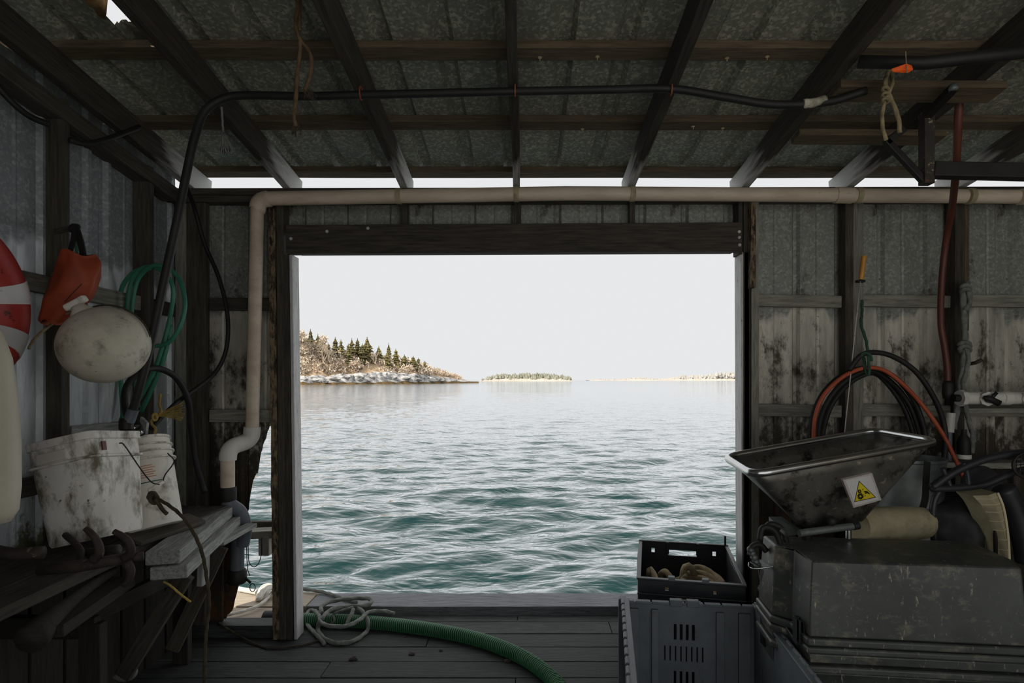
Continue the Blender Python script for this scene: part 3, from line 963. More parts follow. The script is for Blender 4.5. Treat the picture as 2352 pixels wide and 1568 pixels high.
def isle_pt(px, d):
    Y = shoreY(px)
    X = (px - VX) * Y / F
    nrm = Vector((0.10, 1.0))
    return Vector((X + d * -0.10, Y + d, ZW + ground_h(px, d)))
for px in pxs:
    for d in ds:
        vs.append(isle_pt(px, d))
nd = len(ds)
fG, fR, fK = [], [], []
for i in range(len(pxs) - 1):
    for j in range(nd - 1):
        q = (i * nd + j, (i + 1) * nd + j, (i + 1) * nd + j + 1, i * nd + j + 1)
        (fK if ds[j] < 3 else fR if ds[j] < 12 else fG).append(q)
mb = MB(); mb.add(vs, fK + fR + fG)
isle = mb.build('island', 'isle_weed', None, smooth=False)
isle.data.materials.append(MAT['isle_rock']); isle.data.materials.append(MAT['isle_ground'])
for i, pl in enumerate(isle.data.polygons):
    pl.material_index = 0 if i < len(fK) else (1 if i < len(fK) + len(fR) else 2)
tag(isle, 'near island with pale rock shore and weedy tide line', 'island')
isle['kind'] = 'structure'

ORD = ['first', 'second', 'third', 'fourth', 'fifth', 'sixth', 'seventh', 'eighth', 'ninth', 'tenth', 'eleventh', 'twelfth', 'thirteenth',
       'fourteenth', 'fifteenth', 'sixteenth', 'seventeenth', 'eighteenth', 'nineteenth', 'twentieth', 'twenty-first', 'twenty-second', 'twenty-third', 'twenty-fourth']

def conifer_mesh(h, w, seed):
    r = random.Random(seed)
    mb = MB()
    layers = 11
    for l in range(layers):
        t = l / (layers - 1)
        z = h * (0.03 + 0.95 * t)
        rad = w * (1 - t) ** 0.68 * r.uniform(0.62, 1.25) + w * 0.06
        nb = 11 if t < 0.7 else 7
        a0 = r.random() * 6.28
        for b in range(nb):
            a = a0 + 6.283 * b / nb + r.uniform(-0.2, 0.2)
            L = rad * r.uniform(0.7, 1.15)
            dr = h * r.uniform(0.02, 0.07)
            ca, sa = math.cos(a), math.sin(a)
            wd = L * 0.34
            th = h * 0.055
            A = Vector((0, 0, z + th)); T = Vector((ca * L, sa * L, z - dr))
            Lm = Vector((ca * L * 0.55 - sa * wd, sa * L * 0.55 + ca * wd, z - dr * 0.4))
            Rm = Vector((ca * L * 0.55 + sa * wd, sa * L * 0.55 - ca * wd, z - dr * 0.4))
            U = Vector((ca * L * 0.5, sa * L * 0.5, z + th * 0.9))
            D = Vector((ca * L * 0.4, sa * L * 0.4, z - th))
            mb.add([A, Lm, T, Rm, U, D], [(0, 1, 4), (1, 2, 4), (2, 3, 4), (3, 0, 4), (1, 0, 5), (2, 1, 5), (3, 2, 5), (0, 3, 5)])
    mb.add([(0, 0, h * 1.04), (w * 0.05, 0, h * 0.9), (-w * 0.03, w * 0.04, h * 0.9), (-w * 0.03, -w * 0.04, h * 0.9)], [(0, 1, 2), (0, 2, 3), (0, 3, 1)])
    return mb

spr = [(697, 758, 800, 26, 66), (713, 757, 812, 27, 60), (730, 768, 815, 26, 60), (744, 778, 816, 20, 58), (755, 788, 818, 18, 55), (770, 775, 818, 22, 60),
       (783, 780, 822, 20, 55), (808, 778, 828, 20, 55), (821, 778, 830, 26, 58), (843, 775, 828, 30, 55), (870, 795, 836, 24, 52),
       (893, 788, 836, 15, 60), (889, 810, 842, 24, 40), (909, 802, 840, 24, 52), (929, 815, 846, 24, 45), (949, 818, 850, 26, 45), (961, 822, 850, 18, 50), (975, 829, 852, 20, 45),
       (832, 790, 832, 26, 45), (800, 790, 830, 20, 48)]
spr.sort()
for i, (px, yt, yb, wpx, d) in enumerate(spr):
    Yt = shoreY(px) + d * 0.55
    yb += 8
    base = W(px, yb, Yt)
    h = (yb - yt) * Yt / F
    w = wpx * 0.74 * Yt / F
    t = thing('spruce_tree', '%s spruce from the left among the conifers on the near island' % ORD[i], 'tree', base, 'spruces on the near island')
    conifer_mesh(h, w, i * 3 + 1).build('crown', 'spruce', t, M=Matrix.Translation(base))
    MB().tube([(0, 0, -4), (0, 0, h * 0.5), (0, 0, h * 0.95)], [w * 0.09, w * 0.06, w * 0.02], 6).build('trunk', 'bark', t, M=Matrix.Translation(base))

# brush on the slope: dry bushes, nobody could count them
def brush(name, label, cat, mat, spots):
    mb = MB()
    for (px, py, d, sz, n) in spots:
        Yt = shoreY(px) + d
        c = W(px, py, Yt)
        s = sz * Yt / F
        for q in range(n):
            v = Vector((random.gauss(0, 1), random.gauss(0, 1), random.gauss(0, 0.8)))
            v = v.normalized() * s * random.uniform(0.3, 1.0)
            P = c + v
            a = Vector((random.uniform(-1, 1), random.uniform(-1, 1), random.uniform(-0.4, 1.4))).normalized() * s * 0.34
            b = Vector((random.uniform(-1, 1), random.uniform(-1, 1), random.uniform(-1, 1))).normalized() * s * 0.14
            mb.add([P - a * 0.5 - b, P - a * 0.5 + b, P + a], [(0, 1, 2)])
    o = mb.build(name, mat, None)
    tag(o, label, cat, kind='stuff')
sp1, sp2 = [], []
for k in range(300):
    px = random.uniform(560, 1060)
    top = float(np.interp(px, TOPX, TOPY))
    lo = float(np.interp(px, [690, 1000, 1060], [858, 862, 874]))
    f = random.random()
    py = top + (lo - top) * f - 5
    sp1.append((px, py, 14 + 20 * (1 - f), random.uniform(8, 16) * (0.4 if px > 985 else 1), 110))
for px in (688, 697, 710, 722, 700, 690, 735, 750, 742, 690, 705):
    sp1.append((px, random.uniform(772, 812), 26, random.uniform(12, 18), 130))
for k in range(46):
    px = random.gauss(775, 60)
    sp2.append((px, random.uniform(838, 858), 14 + random.random() * 6, random.uniform(6, 10), 80))
for k in range(16):
    px = random.uniform(860, 990)
    sp2.append((px, random.uniform(848, 860), 14, random.uniform(3, 6), 50))
brush('dry_brush', 'pale dry brush covering the slope of the near island', 'brush', 'brush', sp1)
brush('dark_brush', 'darker scrub growing just above the island rocks', 'brush', 'brush_dark', sp2)
# bare pale trees
def bare_tree(px, py, h_px, d, label):
    Yt = shoreY(px) + d
    base = W(px, py, Yt)
    t = thing('bare_tree', label, 'tree', base, 'leafless trees on the near island')
    h = h_px * Yt / F
    mb = MB()
    r = random.Random(int(px))
    def grow(P, D, L, rad, lev):
        Q = P + D * L
        mb.tube([P, (P + Q) / 2 + Vector((r.uniform(-.05, .05), 0, 0)) * L, Q], [rad, rad * 0.8, rad * 0.55], 5)
        if lev:
            for k in range(4):
                D2 = (D + Vector((r.uniform(-0.8, 0.8), r.uniform(-0.6, 0.6), r.uniform(-0.1, 0.5)))).normalized()
                grow(P.lerp(Q, r.uniform(0.5, 1)), D2, L * r.uniform(0.45, 0.75), rad * 0.5, lev - 1)
    for k in range(3):
        grow(Vector((0, 0, 0)), Vector((r.uniform(-0.5, 0.5), r.uniform(-.3, .3), 1)).normalized(), h * 0.5, h * 0.02, 3)
    mb.build('branches', 'twig', t, M=Matrix.Translation(base))
bare_tree(694, 840, 74, 24, 'leafless pale tree at the left edge of the opening, on the island')
bare_tree(742, 832, 50, 20, 'leafless pale tree rising from brush on the left of the island')
bare_tree(757, 832, 36, 18, 'small leafless tree beside dark scrub on the near island')
bare_tree(862, 836, 30, 16, 'small leafless tree in front of the tallest island spruces')
# shore rocks
def rock(px, py, wpx, hpx, d, label, seed, lean=0.0):
    Yt = shoreY(px) + d
    c = W(px, py, Yt)
    bm = bmesh.new()
    bmesh.ops.create_icosphere(bm, subdivisions=3, radius=1.0)
    sx, sz = wpx * 0.5 * Yt / F, hpx * 0.5 * Yt / F
    rr = random.Random(seed)
    pl = [(Vector((rr.uniform(-1, 1), rr.uniform(-1, 0.2), rr.uniform(-0.5, 1))).normalized(), rr.uniform(0.55, 0.8)) for _ in range(9)]
    for v in bm.verts:
        n = v.co.normalized()
        k = 1.0
        for (q, dd) in pl:
            dp = n.dot(q)
            if dp > 0.1:
                k = min(k, dd / dp)
        co = n * k
        v.co = Vector((co.x * sx + lean * co.z * sz, co.y * sx * 0.5, co.z * sz * 1.15)) * (1 + 0.08 * mnoise.noise(n * 4 + Vector((seed, 0, 0))))
    me = bpy.data.meshes.new('rock')
    bm.to_mesh(me); bm.free()
    me.materials.append(MAT['isle_rock'])
    o = link(bpy.data.objects.new('shore_rock', me), None, Matrix.Translation(c))
    tag(o, label, 'rock', 'pale rocks along the island shore')
rk = [(692, 870, 36, 16, 6, 0), (716, 873, 40, 10, 6, 0.2), (762, 869, 44, 11, 6, 0.3), (790, 865, 46, 16, 7, 0.3), (818, 866, 40, 20, 7, 0.3), (846, 864, 30, 20, 8, -0.3),
      (866, 862, 26, 24, 8, -0.6), (880, 864, 24, 22, 8, 0.6), (898, 866, 30, 16, 7, 0.4), (925, 869, 40, 10, 6, 0.2), (955, 871, 36, 8, 6, 0.0), (985, 869, 36, 12, 6, -0.4), (1008, 872, 34, 8, 5, -0.4), (742, 876, 30, 7, 3, 0)]
rk.sort()
for i, (px, py, w_, h_, d, ln) in enumerate(rk):
    rock(px, py, w_, h_, d, '%s pale rock from the left along the near island shore' % ORD[i], i + 11, ln)

# --- far island and far shore
def far_land(name, label, Y, prof, mat_g, mat_t, hmax, seed, depth=160):
    vs, fs = [], []
    pxs_ = list(np.linspace(prof[0][0], prof[-1][0], 90))
    r = random.Random(seed)
    for px in pxs_:
        top = float(np.interp(px, [q[0] for q in prof], [q[1] for q in prof]))
        z = (VY - top) * (Y + depth * 0.4) / F + H
        X = (px - VX) * Y / F
        z2 = ZW + max(0.4, (z - ZW) * 0.55)
        for (d, zz) in ((-20, ZW - 3), (0, ZW + 0.2), (12, ZW + min(6, (z2 - ZW) * 0.5)), (depth * 0.4, z2), (depth, ZW - 3)):
            vs.append((X, Y + d, zz + (r.uniform(-1, 1) if 0 < d < depth else 0)))
    for i in range(len(pxs_) - 1):
        for j in range(4):
            fs.append((i * 5 + j, (i + 1) * 5 + j, (i + 1) * 5 + j + 1, i * 5 + j + 1))
    o = MB().add(vs, fs).build(name, mat_g, None, smooth=False)
    tag(o, label, 'island', kind='structure')
    mb = MB()
    for k in range(int((prof[-1][0] - prof[0][0]) * 2.2)):
        px = r.uniform(prof[0][0] + 6, prof[-1][0] - 4)
        top = float(np.interp(px, [q[0] for q in prof], [q[1] for q in prof])) + r.uniform(-1.5, 3)
        d = r.uniform(10, depth * 0.5)
        zt = (VY - top) * (Y + d) / F + H
        if zt - ZW < 4:
            continue
        h = min(zt - ZW, hmax) * r.uniform(0.5, 1)
        zt = ZW + (zt - ZW) * r.uniform(0.55, 1)
        w = h * r.uniform(0.25, 0.45)
        c = Vector(((px - VX) * (Y + d) / F, Y + d, zt))
        rings = [(0.15, 0), (w * 0.6, -h * 0.35), (w, -h * 0.8), (w * 0.6, -h)]
        mb.lathe([(a, b) for a, b in reversed(rings)], Matrix.Translation(c), 6)
    t = mb.build('treeline', mat_t, o, kind='stuff')
    return o
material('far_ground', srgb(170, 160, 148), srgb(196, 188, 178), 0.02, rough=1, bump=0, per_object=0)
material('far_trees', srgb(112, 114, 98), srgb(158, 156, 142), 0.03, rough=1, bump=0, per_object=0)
material('hazed_trees', srgb(158, 156, 150), srgb(182, 178, 172), 0.03, rough=1, bump=0, per_object=0)  # paler than the nearer trees: distance haze put into the colour
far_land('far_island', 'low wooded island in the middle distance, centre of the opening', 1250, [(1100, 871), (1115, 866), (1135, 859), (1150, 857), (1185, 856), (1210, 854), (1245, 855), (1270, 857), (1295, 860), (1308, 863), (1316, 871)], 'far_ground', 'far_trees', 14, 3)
far_land('far_shore', 'pale wooded far shore at the right of the opening', 2300, [(1355, 871.5), (1375, 869), (1405, 869), (1425, 870.5), (1440, 867), (1470, 865), (1500, 867), (1520, 868), (1545, 865), (1560, 860), (1600, 859), (1625, 858), (1650, 853), (1690, 851), (1760, 846), (1900, 850)], 'far_ground', 'hazed_trees', 20, 4, 300)

# ================================================================== THINGS: pipes
def elbow_path(a, c, b, r=0.05, n=6):
    """polyline a -> rounded corner c -> b"""
    a, c, b = Vector(a), Vector(c), Vector(b)
    u, v = (a - c).normalized(), (b - c).normalized()
    p, q = c + u * r, c + v * r
    out = []
    for i in range(n + 1):
        t = i / n
        out.append(p * (1 - t) ** 2 + c * 2 * t * (1 - t) + q * t * t)
    return out

YP = 3.545
pr = 0.0435
pipe = thing('drain_pipe', 'long beige plastic drain pipe running over the opening and down the left', 'pipe', W(578, 1120, YP))
A = W(592, 458, YP); B = W(2400, 452, YP + 0.03)
Am = W(1300, 444, YP)
MB().tube([W(612, 456, YP), Am, W(1920, 448, YP)], pr, 20).build('pipe_run', 'pvc', pipe, smooth=True, angle=40)
MB().tube([W(1955, 449, YP), B], pr, 20).build('pipe_run', 'pvc', pipe, smooth=True, angle=40)
MB().tube([W(1918, 448, YP), W(1957, 449, YP)], pr + 0.006, 20).build('coupling', 'pvc', pipe, smooth=True, angle=40)
MB().tube([W(2343, 452, YP), W(2420, 452, YP)], pr + 0.005, 20).build('coupling', 'pvc', pipe, smooth=True, angle=40)
ep = [W(618, 456, YP)] + elbow_path(W(640, 456, YP), A, W(591, 520, YP), 0.06) + [W(591, 481, YP)]
MB().tube(ep, pr + 0.006, 20).build('elbow_fitting', 'pvc', pipe, smooth=True, angle=40)
MB().tube([W(591, 478, YP), W(579, 985, YP)], pr * 0.92, 20).build('downpipe', 'pvc', pipe, smooth=True, angle=40)
E1, E2 = W(578, 1010, YP), W(524, 1028, YP - 0.1)
ep = [W(579, 980, YP)] + elbow_path(W(579, 960, YP), E1, E2, 0.05) + [E1.lerp(E2, 0.45)]
MB().tube(ep, pr + 0.006, 20).build('elbow_fitting', 'pvc_white', pipe, smooth=True, angle=40)
ep = [E1.lerp(E2, 0.42)] + elbow_path(E1, E2, W(522, 1100, YP - 0.1), 0.055) + [W(523, 1056, YP - 0.1)]
MB().tube(ep, pr + 0.006, 20).build('elbow_fitting', 'pvc_white', pipe, smooth=True, angle=40)
MB().tube([W(523, 1050, YP - 0.1), W(523, 1128, YP - 0.1)], pr * 0.93, 20).build('downpipe', 'pvc', pipe, smooth=True, angle=40)
for px in (916, 1186, 1452, 1970, 2228):
    py = np.interp(px, [600, 1300, 2400], [456, 444, 452])
    c = W(px, py, YP)
    mb = MB().tube([c - Vector((0.016, 0, 0)), c + Vector((0.016, 0, 0))], pr + 0.005, 20)
    mb.box(c + Vector((0, 0.05, 0.03)), (0.022, 0.09, 0.02))
    mb.build('pipe_clamp', 'cloth_beige', pipe, smooth=True, angle=40)
# grey discharge below
YG = YP - 0.1
gp = thing('discharge_pipe', 'dark grey curved pump outlet beneath the beige downpipe', 'pipe', W(545, 1335, YG + 0.1))
MB().lathe([(0.047, 0), (0.05, 0.01), (0.05, 0.07), (0.047, 0.085)], Matrix.Translation(W(523, 1150, YG)), 20).build('rubber_coupling', 'rubber_black', gp, smooth=True, angle=40)
MB().tube(cr([W(523, 1150, YG), W(530, 1160, YG), W(552, 1178, YG + 0.04), W(562, 1215, YG + 0.08), W(556, 1250, YG + 0.1)], 6), 0.042, 18).build('bend', 'pvc_grey', gp, smooth=True, angle=40)
MB().tube([W(546, 1225, YG + 0.1), W(545, 1308, YG + 0.1)], 0.04, 18).build('tailpipe', 'pvc_grey', gp, smooth=True, angle=40)
MB().lathe([(0.05, 0), (0.056, 0.012), (0.056, 0.07), (0.046, 0.085)], Matrix.Translation(W(545, 1338, YG + 0.1)), 18).build('cam_coupling', 'rubber_black', gp, smooth=True, angle=40)
for sgn, px in ((-1, 517), (1, 580)):
    mb = MB().tube([W(545 + sgn * 16, 1325, YG + 0.1), W(px - sgn * 4, 1338, YG + 0.1)], 0.008, 8)
    c = W(px, 1349, YG + 0.1)
    ring = [c + Vector((0.017 * math.cos(a), 0, 0.026 * math.sin(a))) for a in np.linspace(0, 6.2832, 15)[:-1]]
    mb.tube(ring, 0.0028, 6, closed=True)
    mb.build('cam_lever', 'steel_black', gp, smooth=True)

# timber ledger outside the left jamb
tl = thing('ledger_bracket', 'dark timber bracket with wire loops beside the left door post', 'bracket', W(600, 1270, 3.9))
beam('rail', W(572, 1206, 3.98), W(640, 1206, 3.98), 0.05, 0.06, 'wood_dark', tl)
beam('block', W(560, 1226, 3.86), W(634, 1222, 3.86), 0.12, 0.05, 'wood_grey', tl)
beam('leg', W(612, 1228, 3.84), W(612, 1272, 3.84), 0.07, 0.09, 'wood_grey', tl, up=(0, 1, 0))
MB().tube(cr([W(570, 1232, 3.79), W(572, 1290, 3.79), W(588, 1300, 3.79), W(600, 1275, 3.79), W(600, 1235, 3.79)], 5), 0.003, 6).build('wire_loop', 'steel_black', tl)
MB().tube(cr([W(566, 1232, 3.79), W(568, 1300, 3.8), W(574, 1322, 3.8)], 5), 0.003, 6).build('wire_loop', 'steel_black', tl)

# ------------------------------------------------------------------ black hoses
YH = 2.66
hz = raf_z(YH) - 0.026
def RH(px, py, dz=0.0):
    Y = (H - 0) * 0 + YH
    p_ = W(px, py, Y)
    return p_
hose = thing('black_hose', 'thick black hose slung under the rafters and dropping to the left bench', 'hose', W(298, 968, 2.62))
hp = [W(1990, 208, 2.60), W(1900, 234, 2.64), W(1780, 240, 2.65), W(1670, 224, 2.66), W(1540, 204, 2.66), W(1400, 206, 2.66), W(1186, 210, 2.66), W(1000, 214, 2.66), W(835, 218, 2.66),
      W(700, 221, 2.66), W(570, 219, 2.66), W(515, 226, 2.65), W(470, 256, 2.63), W(446, 320, 2.61), W(428, 400, 2.6), W(408, 500, 2.6), W(380, 630, 2.6), W(352, 760, 2.6), W(326, 870, 2.6), W(303, 950, 2.62)]
MB().tube(cr(hp, 6), 0.0185, 14).build('hose_wall', 'rubber_black', hose, smooth=True)
MB().tube(cr([W(1895, 228, 2.64), W(1870, 236, 2.64), W(1845, 238, 2.645)], 4), 0.0205, 14, rfun=lambda s, a: 1 + 0.05 * math.sin(s * 300 + a * 2)).build('tape_wrap', 'buoy_white', hose, smooth=True)
for px, py in ((829, 214), (1183, 206), (1541, 204)):
    c = W(px, py, 2.655)
    ring = [c + Vector((0, 0.023 * math.cos(a), 0.03 * math.sin(a))) for a in np.linspace(0, 6.2832, 15)[:-1]]
    MB().tube(ring, 0.004, 6, closed=True).build('strap', 'strap_rust', hose)
MB().tube([W(306, 940, 2.61), W(296, 968, 2.61)], 0.024, 14).build('hose_cuff', 'pvc_grey', hose, smooth=True, angle=40)
MB().lathe([(0.02, 0), (0.03, 0.01), (0.03, 0.05), (0.022, 0.06)], Matrix.Translation(W(290, 990, 2.61)), 14).build('hose_fitting', 'steel_black', hose, smooth=True, angle=40)

h2 = thing('thin_black_hose', 'thin black hose bowing out over the left corner sheet', 'hose', W(345, 985, 3.0))
MB().tube(cr([W(425, 415, 3.3), W(447, 480, 3.5), W(470, 560, 3.56), W(500, 630, 3.56), W(519, 700, 3.54), W(524, 760, 3.52), W(516, 815, 3.5), W(492, 858, 3.45), W(450, 893, 3.3), W(405, 925, 3.15), W(345, 985, 3.0)], 7), 0.0125, 10).build('hose_wall', 'rubber_black', h2, smooth=True)
h3 = thing('arched_black_hose', 'short black hose arching down behind the round pail', 'hose', W(468, 1125, 3.3))
MB().tube(cr([W(308, 985, 2.75), W(288, 940, 2.8), W(290, 890, 2.85), W(320, 855, 2.9), W(362, 846, 3.0), W(405, 868, 3.1), W(432, 920, 3.2), W(440, 990, 3.3), W(450, 1060, 3.35), W(470, 1130, 3.3)], 7), 0.0165, 12).build('hose_wall', 'rubber_black', h3, smooth=True)
h3b = thing('side_cable', 'black cable strung along the top of the left wall', 'cable', W(170, 328, 2.72))
MB().tube(cr([W(160, 322, 2.70), W(200, 330, 2.78), W(250, 318, 2.9), W(320, 292, 3.1)], 6), 0.014, 8).build('cable_run', 'rubber_black', h3b, smooth=True)
h3c = thing('side_cable', 'black cable sagging across the top left corner of the picture', 'cable', W(40, 240, 2.45))
MB().tube(cr([W(-60, 120, 2.35), W(0, 205, 2.42), W(60, 262, 2.5), W(110, 285, 2.62)], 6), 0.014, 8).build('cable_run', 'rubber_black', h3c, smooth=True)

# ------------------------------------------------------------------ left wall: ring, bag, buoy, fender, green hose
lr = thing('life_ring', 'red life ring with white bands hanging on the left wall', 'life ring', (XL + 0.12, 2.15, 1.6))
RC = Vector((XL + 0.125, 2.07, 1.955))
def ring_pt(a, R): return RC + Vector((0, math.cos(a) * R, math.sin(a) * R))
RR, rt = 0.302, 0.088
MB().tube([ring_pt(a, RR) for a in np.linspace(0, 2 * math.pi, 73)[:-1]], rt, 18, closed=True, up=(1, 0, 0)).build('ring_body', 'ring_red', lr, smooth=True)
for ac in (14, -24, 110, 215):
    MB().tube([ring_pt(math.radians(ac + q), RR) for q in np.linspace(-8, 8, 9)], rt + 0.004, 18, cap=True, up=(1, 0, 0)).build('white_band', 'ring_white', lr, smooth=True, angle=50)
gl = []
for k in range(49):
    a = 2 * math.pi * k / 48
    gl.append(ring_pt(a + 0.3, RR + rt + 0.006 + 0.012 * abs(math.sin(2 * (a + 0.3 - math.radians(28))))) + Vector((-0.01, 0, 0)))
MB().rope(gl[:-1], 0.006, closed=True).build('grab_line', 'rope_tan', lr, smooth=True)
tr = thing('tie_rope', 'thin tan rope running from the life ring to the hanging buoy', 'rope', W(75, 775, 2.5))
MB().rope(cr([W(66, 800, 2.46), W(85, 772, 2.52), W(130, 736, 2.58), W(150, 722, 2.52), W(200, 700, 2.5)], 6), 0.006).build('rope_strand', 'rope_tan', tr, smooth=True)

fd = thing('fender', 'long cream plastic fender hanging at the far left edge', 'fender', W(-16, 1200, 1.9))
cF = W(-18, 1205, 1.9)
prof = [(0.012, 0.0), (0.05, 0.006), (0.07, 0.04), (0.079, 0.12), (0.083, 0.26), (0.081, 0.42), (0.070, 0.56), (0.05, 0.64), (0.025, 0.68), (0.02, 0.72)]
MB().lathe(prof, Matrix.Translation(cF) @ Matrix.Rotation(math.radians(-2.5), 4, 'Y'), 24).build('fender_body', 'fender_cream', fd, smooth=True)
MB().rope(cr([cF + Vector((-0.03, 0, 0.71)), cF + Vector((-0.06, 0, 1.0)), cF + Vector((-0.12, 0.05, 1.5))], 5), 0.007).build('lanyard', 'rope_tan', fd, smooth=True)

bu = thing('ball_buoy', 'dirty white ball buoy hanging beside the coiled green hose', 'buoy', W(240, 875, 2.5))
cB = W(241, 792, 2.5)
Rb = Matrix.Translation(cB) @ Matrix.Rotation(math.radians(-28), 4, 'Y') @ Matrix.Rotation(math.radians(12), 4, 'X')
prof = []
for k in range(25):
    t = math.pi * k / 24
    prof.append((max(0.002, 0.176 * math.sin(t)), -0.166 * math.cos(t)))
MB().lathe(prof, Rb, 36).build('ball', 'buoy_white', bu, smooth=True)
MB().lathe([(0.05, 0.150), (0.045, 0.166), (0.032, 0.18), (0.026, 0.195)], Rb, 20).build('neck', 'buoy_white', bu, smooth=True)
MB().box((0, 0, 0.207), (0.10, 0.032, 0.03)).build('lifting_eye', 'bucket_white', bu, M=Rb, bevel=0.008)
MB().tube([Rb @ Vector((0.181 * math.sin(a), 0.03, 0.171 * math.cos(a))) for a in np.linspace(0.15, 1.9, 30)], 0.004, 6).build('lashing', 'rope_dark', bu)

bag = thing('orange_bag', 'crumpled orange throw bag hanging from a black strap', 'bag', W(165, 735, 2.55))
cb = W(165, 664, 2.56)
mb = MB()
vs, fs = [], []
nu, nv = 22, 20
for j in range(nv + 1):
    t = j / nv
    z = 0.155 - 0.31 * t
    wv = 0.16 * (0.30 + 0.75 * math.sin(math.pi * min(1, 0.12 + t * 0.80)) ** 0.8) * (0.62 if t > 0.97 else 1)
    xo = 0.03 - 0.075 * t + 0.02 * math.sin(t * 5)
    for i in range(nu):
        a = 2 * math.pi * i / nu
        k = 1 + 0.16 * mnoise.noise(Vector((math.cos(a) * 2.2, math.sin(a) * 2.2, t * 4))) + 0.07 * math.sin(a * 5 + t * 6)
        vs.append(cb + Vector((xo + wv * 0.56 * math.cos(a) * k, 0.075 * math.sin(a) * k, z + 0.012 * math.sin(a * 3))))
for j in range(nv):
    for i in range(nu):
        i2 = (i + 1) % nu
        fs.append((j * nu + i, j * nu + i2, (j + 1) * nu + i2, (j + 1) * nu + i))
fs.append(tuple(range(nu))); fs.append(tuple(reversed(range(nv * nu, (nv + 1) * nu))))
mb.add(vs, fs).build('bag_body', 'bag_orange', bag, smooth=True)
ft = cb + Vector((0, -0.082, 0))
for pts in ([(148, 694), (166, 674), (188, 652)],):
    MB().tube(cr([W(x_, y_, 2.485) for x_, y_ in pts], 4), 0.0016, 5).build('seam', 'strap_black', bag)
def strap_strip(pts, w, mat, parent, name):
    mb = MB(); P = cr(pts, 6)
    for a_, b_ in zip(P, P[1:]):
        mb.bar(a_, b_ + (b_ - a_) * 0.1, 0.006, w, up=(0.8, -0.2, 0.3))
    mb.build(name, mat, parent)
strap_strip([W(172, 522, 2.60), W(166, 560, 2.57), W(152, 600, 2.56), W(132, 640, 2.56)], 0.030, 'strap_black', bag, 'strap')
strap_strip([W(174, 522, 2.60), W(186, 560, 2.57), W(194, 605, 2.56), W(196, 640, 2.56)], 0.034, 'strap_black', bag, 'strap')
MB().tube(cr([W(172, 540, 2.6), W(177, 580, 2.56), W(185, 610, 2.53)], 5), 0.006, 7).build('cord', 'rope_dkgreen', bag)
MB().lathe([(0.02, -0.01), (0.026, 0), (0.02, 0.01)], Matrix.Translation(W(170, 524, 2.61)) @ Matrix.Rotation(1.2, 4, 'X'), 10).build('buckle', 'strap_black', bag)
pg = thing('wall_peg', 'dark wooden peg on the left wall stud holding the orange bag', 'peg', W(165, 522, 2.68))
MB().tube([Vector((XL + 0.07, 2.71, 1.67 - (528 - 872) * 2.68 / F)), W(178, 520, 2.62)], 0.014, 10).build('peg_rod', 'wood_dark', pg)

gh = thing('green_hose', 'coil of green hose hanging on the left wall stud', 'hose', W(330, 965, 3.15))
YGc = 3.16
mbg = MB()
mbg.tube(cr([W(300, 945, YGc), W(330, 900, YGc), W(362, 830, YGc), W(388, 740, YGc), W(398, 670, YGc - .02), W(385, 635, YGc - .02), W(350, 612, YGc), W(318, 622, YGc + .02), W(297, 662, YGc + .03), W(290, 740, YGc + .03), W(298, 800, YGc), W(345, 795, YGc - .03),
      W(385, 788, YGc - .05), W(413, 750, YGc - .05), W(425, 700, YGc - .04), W(416, 650, YGc - .03), W(390, 618, YGc - .02), W(352, 610, YGc - .02), W(318, 640, YGc), W(304, 700, YGc), W(302, 780, YGc), W(310, 860, YGc), W(318, 935, YGc)], 7), 0.0115, 10)
mbg.tube(cr([W(272, 690, YGc + .05), W(285, 650, YGc + .04), W(312, 622, YGc + .03), W(345, 616, YGc + .02)], 6), 0.0115, 10)
mbg.tube(cr([W(272, 690, YGc + .05), W(270, 760, YGc + .05), W(276, 860, YGc + .05), W(282, 945, YGc + .03), W(278, 965, YGc)], 6), 0.0115, 10)
mbg.tube(cr([W(392, 745, YGc + .02), W(380, 810, YGc + .02), W(352, 885, YGc + .02), W(325, 945, YGc + .02)], 6), 0.0115, 10)
mbg.build('hose_loops', 'hose_green', gh, smooth=True)

# ------------------------------------------------------------------ bench on the left
ZB = 0.904
bench = thing('work_bench', 'weathered plank work bench along the left wall', 'bench', (-1.95, 2.9, 0))
pA, pB = Vector((-1.62, 2.53, 0)), Vector((-1.83, 3.40, 0))
dirb = (pB - pA).normalized()
def bz(p_, z): return Vector((p_.x, p_.y, z))
beam('bench_plank', bz(pA, ZB - 0.031), bz(pB, ZB - 0.031), 0.140, 0.062, 'wood_bench', bench, warp=0.002, bevel=0.006)
sh = Vector((0.03, 0.01, 0))
beam('bench_plank', bz(pA + sh - dirb * 0.02, ZB - 0.094), bz(pB + sh + dirb * 0.03, ZB - 0.094), 0.150, 0.058, 'wood_bench', bench, warp=0.002, bevel=0.006)
beam('bench_plank', W(500, 1248, 3.1), W(578, 1205, 3.48), 0.07, 0.025, 'wood_bench', bench)
for k, xo in enumerate((-2.16, -2.0, -1.84)):
    beam('bench_plank', (xo, 1.7, ZB - 0.03), (xo - 0.02, 3.4, ZB - 0.01), 0.15, 0.045, 'wood_dark', bench)
beam('bench_plank', W(300, 1240, 2.62) , W(452, 1190, 3.0), 0.12, 0.02, 'wood_dark', bench, up=(0.3, 0, 1))
beam('front_rail', W(170, 1432, 2.33), W(378, 1330, 2.82), 0.04, 0.07, 'wood_shaded', bench)
beam('front_plank', W(92, 1452, 2.02), W(268, 1336, 2.5), 0.15, 0.045, 'wood_shaded', bench, warp=0.002)
beam('leg', Vector((-1.80, 2.36, 0)), Vector((-1.80, 2.36, 0.66)), 0.045, 0.09, 'wood_shaded', bench, up=(1, 0, 0))
